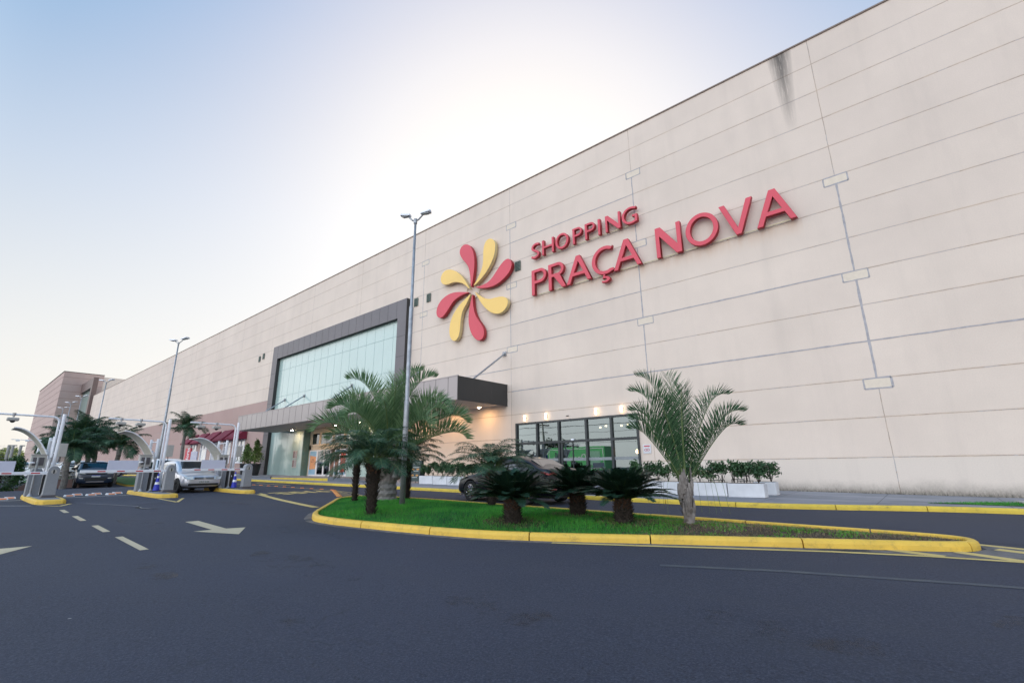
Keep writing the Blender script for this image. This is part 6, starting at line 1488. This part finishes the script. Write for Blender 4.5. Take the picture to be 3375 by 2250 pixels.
# 24-hour totem
x, y = -61.2, 17.35; z_ = G(x,y)+.1
t = empty('totem_sign', (x,y,z_), math.radians(18), 'red upright sign reading 24Horas beside a white panel, in front of the pink wall', 'sign')
box_on(t, 'red_panel', -.45,.45,-.08,.08,0,2.75, M_red, .01); box_on(t, 'white_panel', .47,1.45,-.06,.06,0,2.4, M_whitepanel, .01)
text_mesh('24Horas', 'lettering', .62, M_white, t, .004, (.02,-.088,1.72), (PI/2,-PI/2,0), bold=.012)
# person walking by the potted shrubs
def person(x, y, rz, label):
    z = G(x,y)+.13; t = empty('person', (x,y,z), rz, label, 'person')
    J = [((0,0,.93),.125),((0,0,1.15),.115),((0,0,1.36),.14),((0,0,1.48),.05),((0,.01,1.58),.085),((0,0,1.66),.08),
         ((.10,0,.88),.09),((.11,.12,.48),.062),((.11,.10,.09),.042),((.11,.24,.04),.035),((-.10,0,.88),.09),((-.11,-.08,.48),.062),((-.11,-.22,.12),.042),((-.11,-.10,.04),.035),
         ((.19,0,1.37),.055),((.24,-.04,1.12),.042),((.20,.14,.95),.032),((.19,.2,.9),.028),((-.19,0,1.37),.055),((-.24,.06,1.12),.042),((-.14,.24,1.08),.032),((-.1,.3,1.08),.028)]
    E_ = [(0,1),(1,2),(2,3),(3,4),(4,5),(0,6),(6,7),(7,8),(8,9),(0,10),(10,11),(11,12),(12,13),(2,14),(14,15),(15,16),(16,17),(2,18),(18,19),(19,20),(20,21)]
    me = bpy.data.meshes.new('body'); me.from_pydata([j[0] for j in J], E_, []); o = bpy.data.objects.new('body', me); C.objects.link(o)
    o.modifiers.new('k','SKIN'); 
    for i, j in enumerate(J): me.skin_vertices[0].data[i].radius = (j[1], j[1]*.85)
    me.skin_vertices[0].data[0].use_root = True
    s = o.modifiers.new('s','SUBSURF'); s.levels = 1; s.render_levels = 1; bpy.context.view_layer.update()
    m2 = bpy.data.meshes.new_from_object(o.evaluated_get(bpy.context.evaluated_depsgraph_get())); bpy.data.objects.remove(o); m2.name = 'body'; m2.materials.clear()
    for m in (M_cloth, M_black, M_skin, M_hair): m2.materials.append(m)
    for p in m2.polygons:
        c = p.center; p.material_index = 3 if (c.z > 1.60 or (c.z > 1.5 and c.y < .01)) else 2 if c.z > 1.46 or (c.z < 1.2 and abs(c.x) < .25 and c.y > .2 and c.z > .8) else 0 if c.z > .95 else 1
        p.use_smooth = True
    o = bpy.data.objects.new('body', m2); C.objects.link(o); o.parent = t; return t
person(-59.0, 20.0, math.radians(-60), 'person with dark hair, denim jacket and black trousers walking by the wall')

# ================================================================== across the road: seen only mirrored in the shop glass
tk = empty('food_trailer', (-33.5,-10.2,G(-33,-10)), 0, 'long green food trailer with white border seen mirrored in the storefront glass', 'trailer')
M_gr = simple('green_trailer_paint', (.10,.50,.18), .5, var=.1); box_on(tk, 'body', -4.2,4.2,-1.1,1.1,.75,3.5, M_gr, .05)
mb = MB()
for a, b, c, d in ((-3.9,3.9,3.2,3.28),(-3.9,3.9,.95,1.03),(-3.98,-3.9,.95,3.28),(3.9,3.98,.95,3.28)): mb.box(a,b,1.101,1.12,c,d)
mb.build('white_border', M_white, tk); box_on(tk, 'serving_hatch', 2.0,3.5,1.101,1.13,1.3,2.9, simple('pale_hatch', (.30,.55,.42), .5), .01)
text_mesh('Doces', 'lettering', 1.0, M_white, tk, .01, (-.1+.6,1.12,2.2), (PI/2,0,PI), shear=.4); text_mesh('Arte', 'lettering', 1.0, M_white, tk, .01, (-2.3,1.12,2.2), (PI/2,0,PI), shear=.4)
for xx in (-2.6,-1.7,2.4):
    mb = MB(); mb.tube([(xx,.95,.38),(xx,1.15,.38)], .38, 20); mb.build('wheel', M_rubber, tk)
tb = empty('blue_stall', (-41.5,-10.5,G(-41,-10)), 0, 'blue and white striped market stall seen mirrored in the storefront glass', 'stall')
box_on(tb, 'counter', -2.6,2.6,-1,1,0,1.1, M_blue, .03); box_on(tb, 'fascia', -2.8,2.8,-1.2,1.25,2.2,2.8, M_blue, .03); box_on(tb, 'stripe', -2.8,2.8,1.251,1.27,2.4,2.5, M_yellow); box_on(tb, 'banner', -2.4,1.2,1.251,1.28,1.3,2.1, M_white)
for a, b in ((-2.5,-.9),(2.5,-.9),(-2.5,.9),(2.5,.9)): box_on(tb, 'post', a-.05,a+.05,b-.05,b+.05,1.1,2.2, M_white)
tree('roadside_tree', -40, -14, 5.2, 2.2, 130, M_hedge, 'dark tree across the road seen mirrored above the stall', n=1800)
up = empty('utility_pole', (-40.5,-12,0), 0, 'utility pole with crossarm and wires across the road', 'utility pole')
mb = MB(); mb.tube([(0,0,0),(0,0,7.5)], [.15,.1], 10); mb.build('pole', M_slab, up); mb = MB(); mb.box(-1,1,-.06,.06,6.9,7.05); mb.box(-.7,.7,-.06,.06,6.0,6.1); mb.build('crossarm', M_bark, up)
mb = MB()
for z_, yy in ((7.05,0),(7.05,.4),(6.1,0),(5.2,.1),(4.8,.1)):
    mb.tube([(-60+i*5, yy, z_-.5+.5*((i-4)/4)**2*0+.25*abs(((i*5-19.5)%35)/17.5-1)) for i in range(26)], .016, 4)
mb.build('wire', M_black, up)
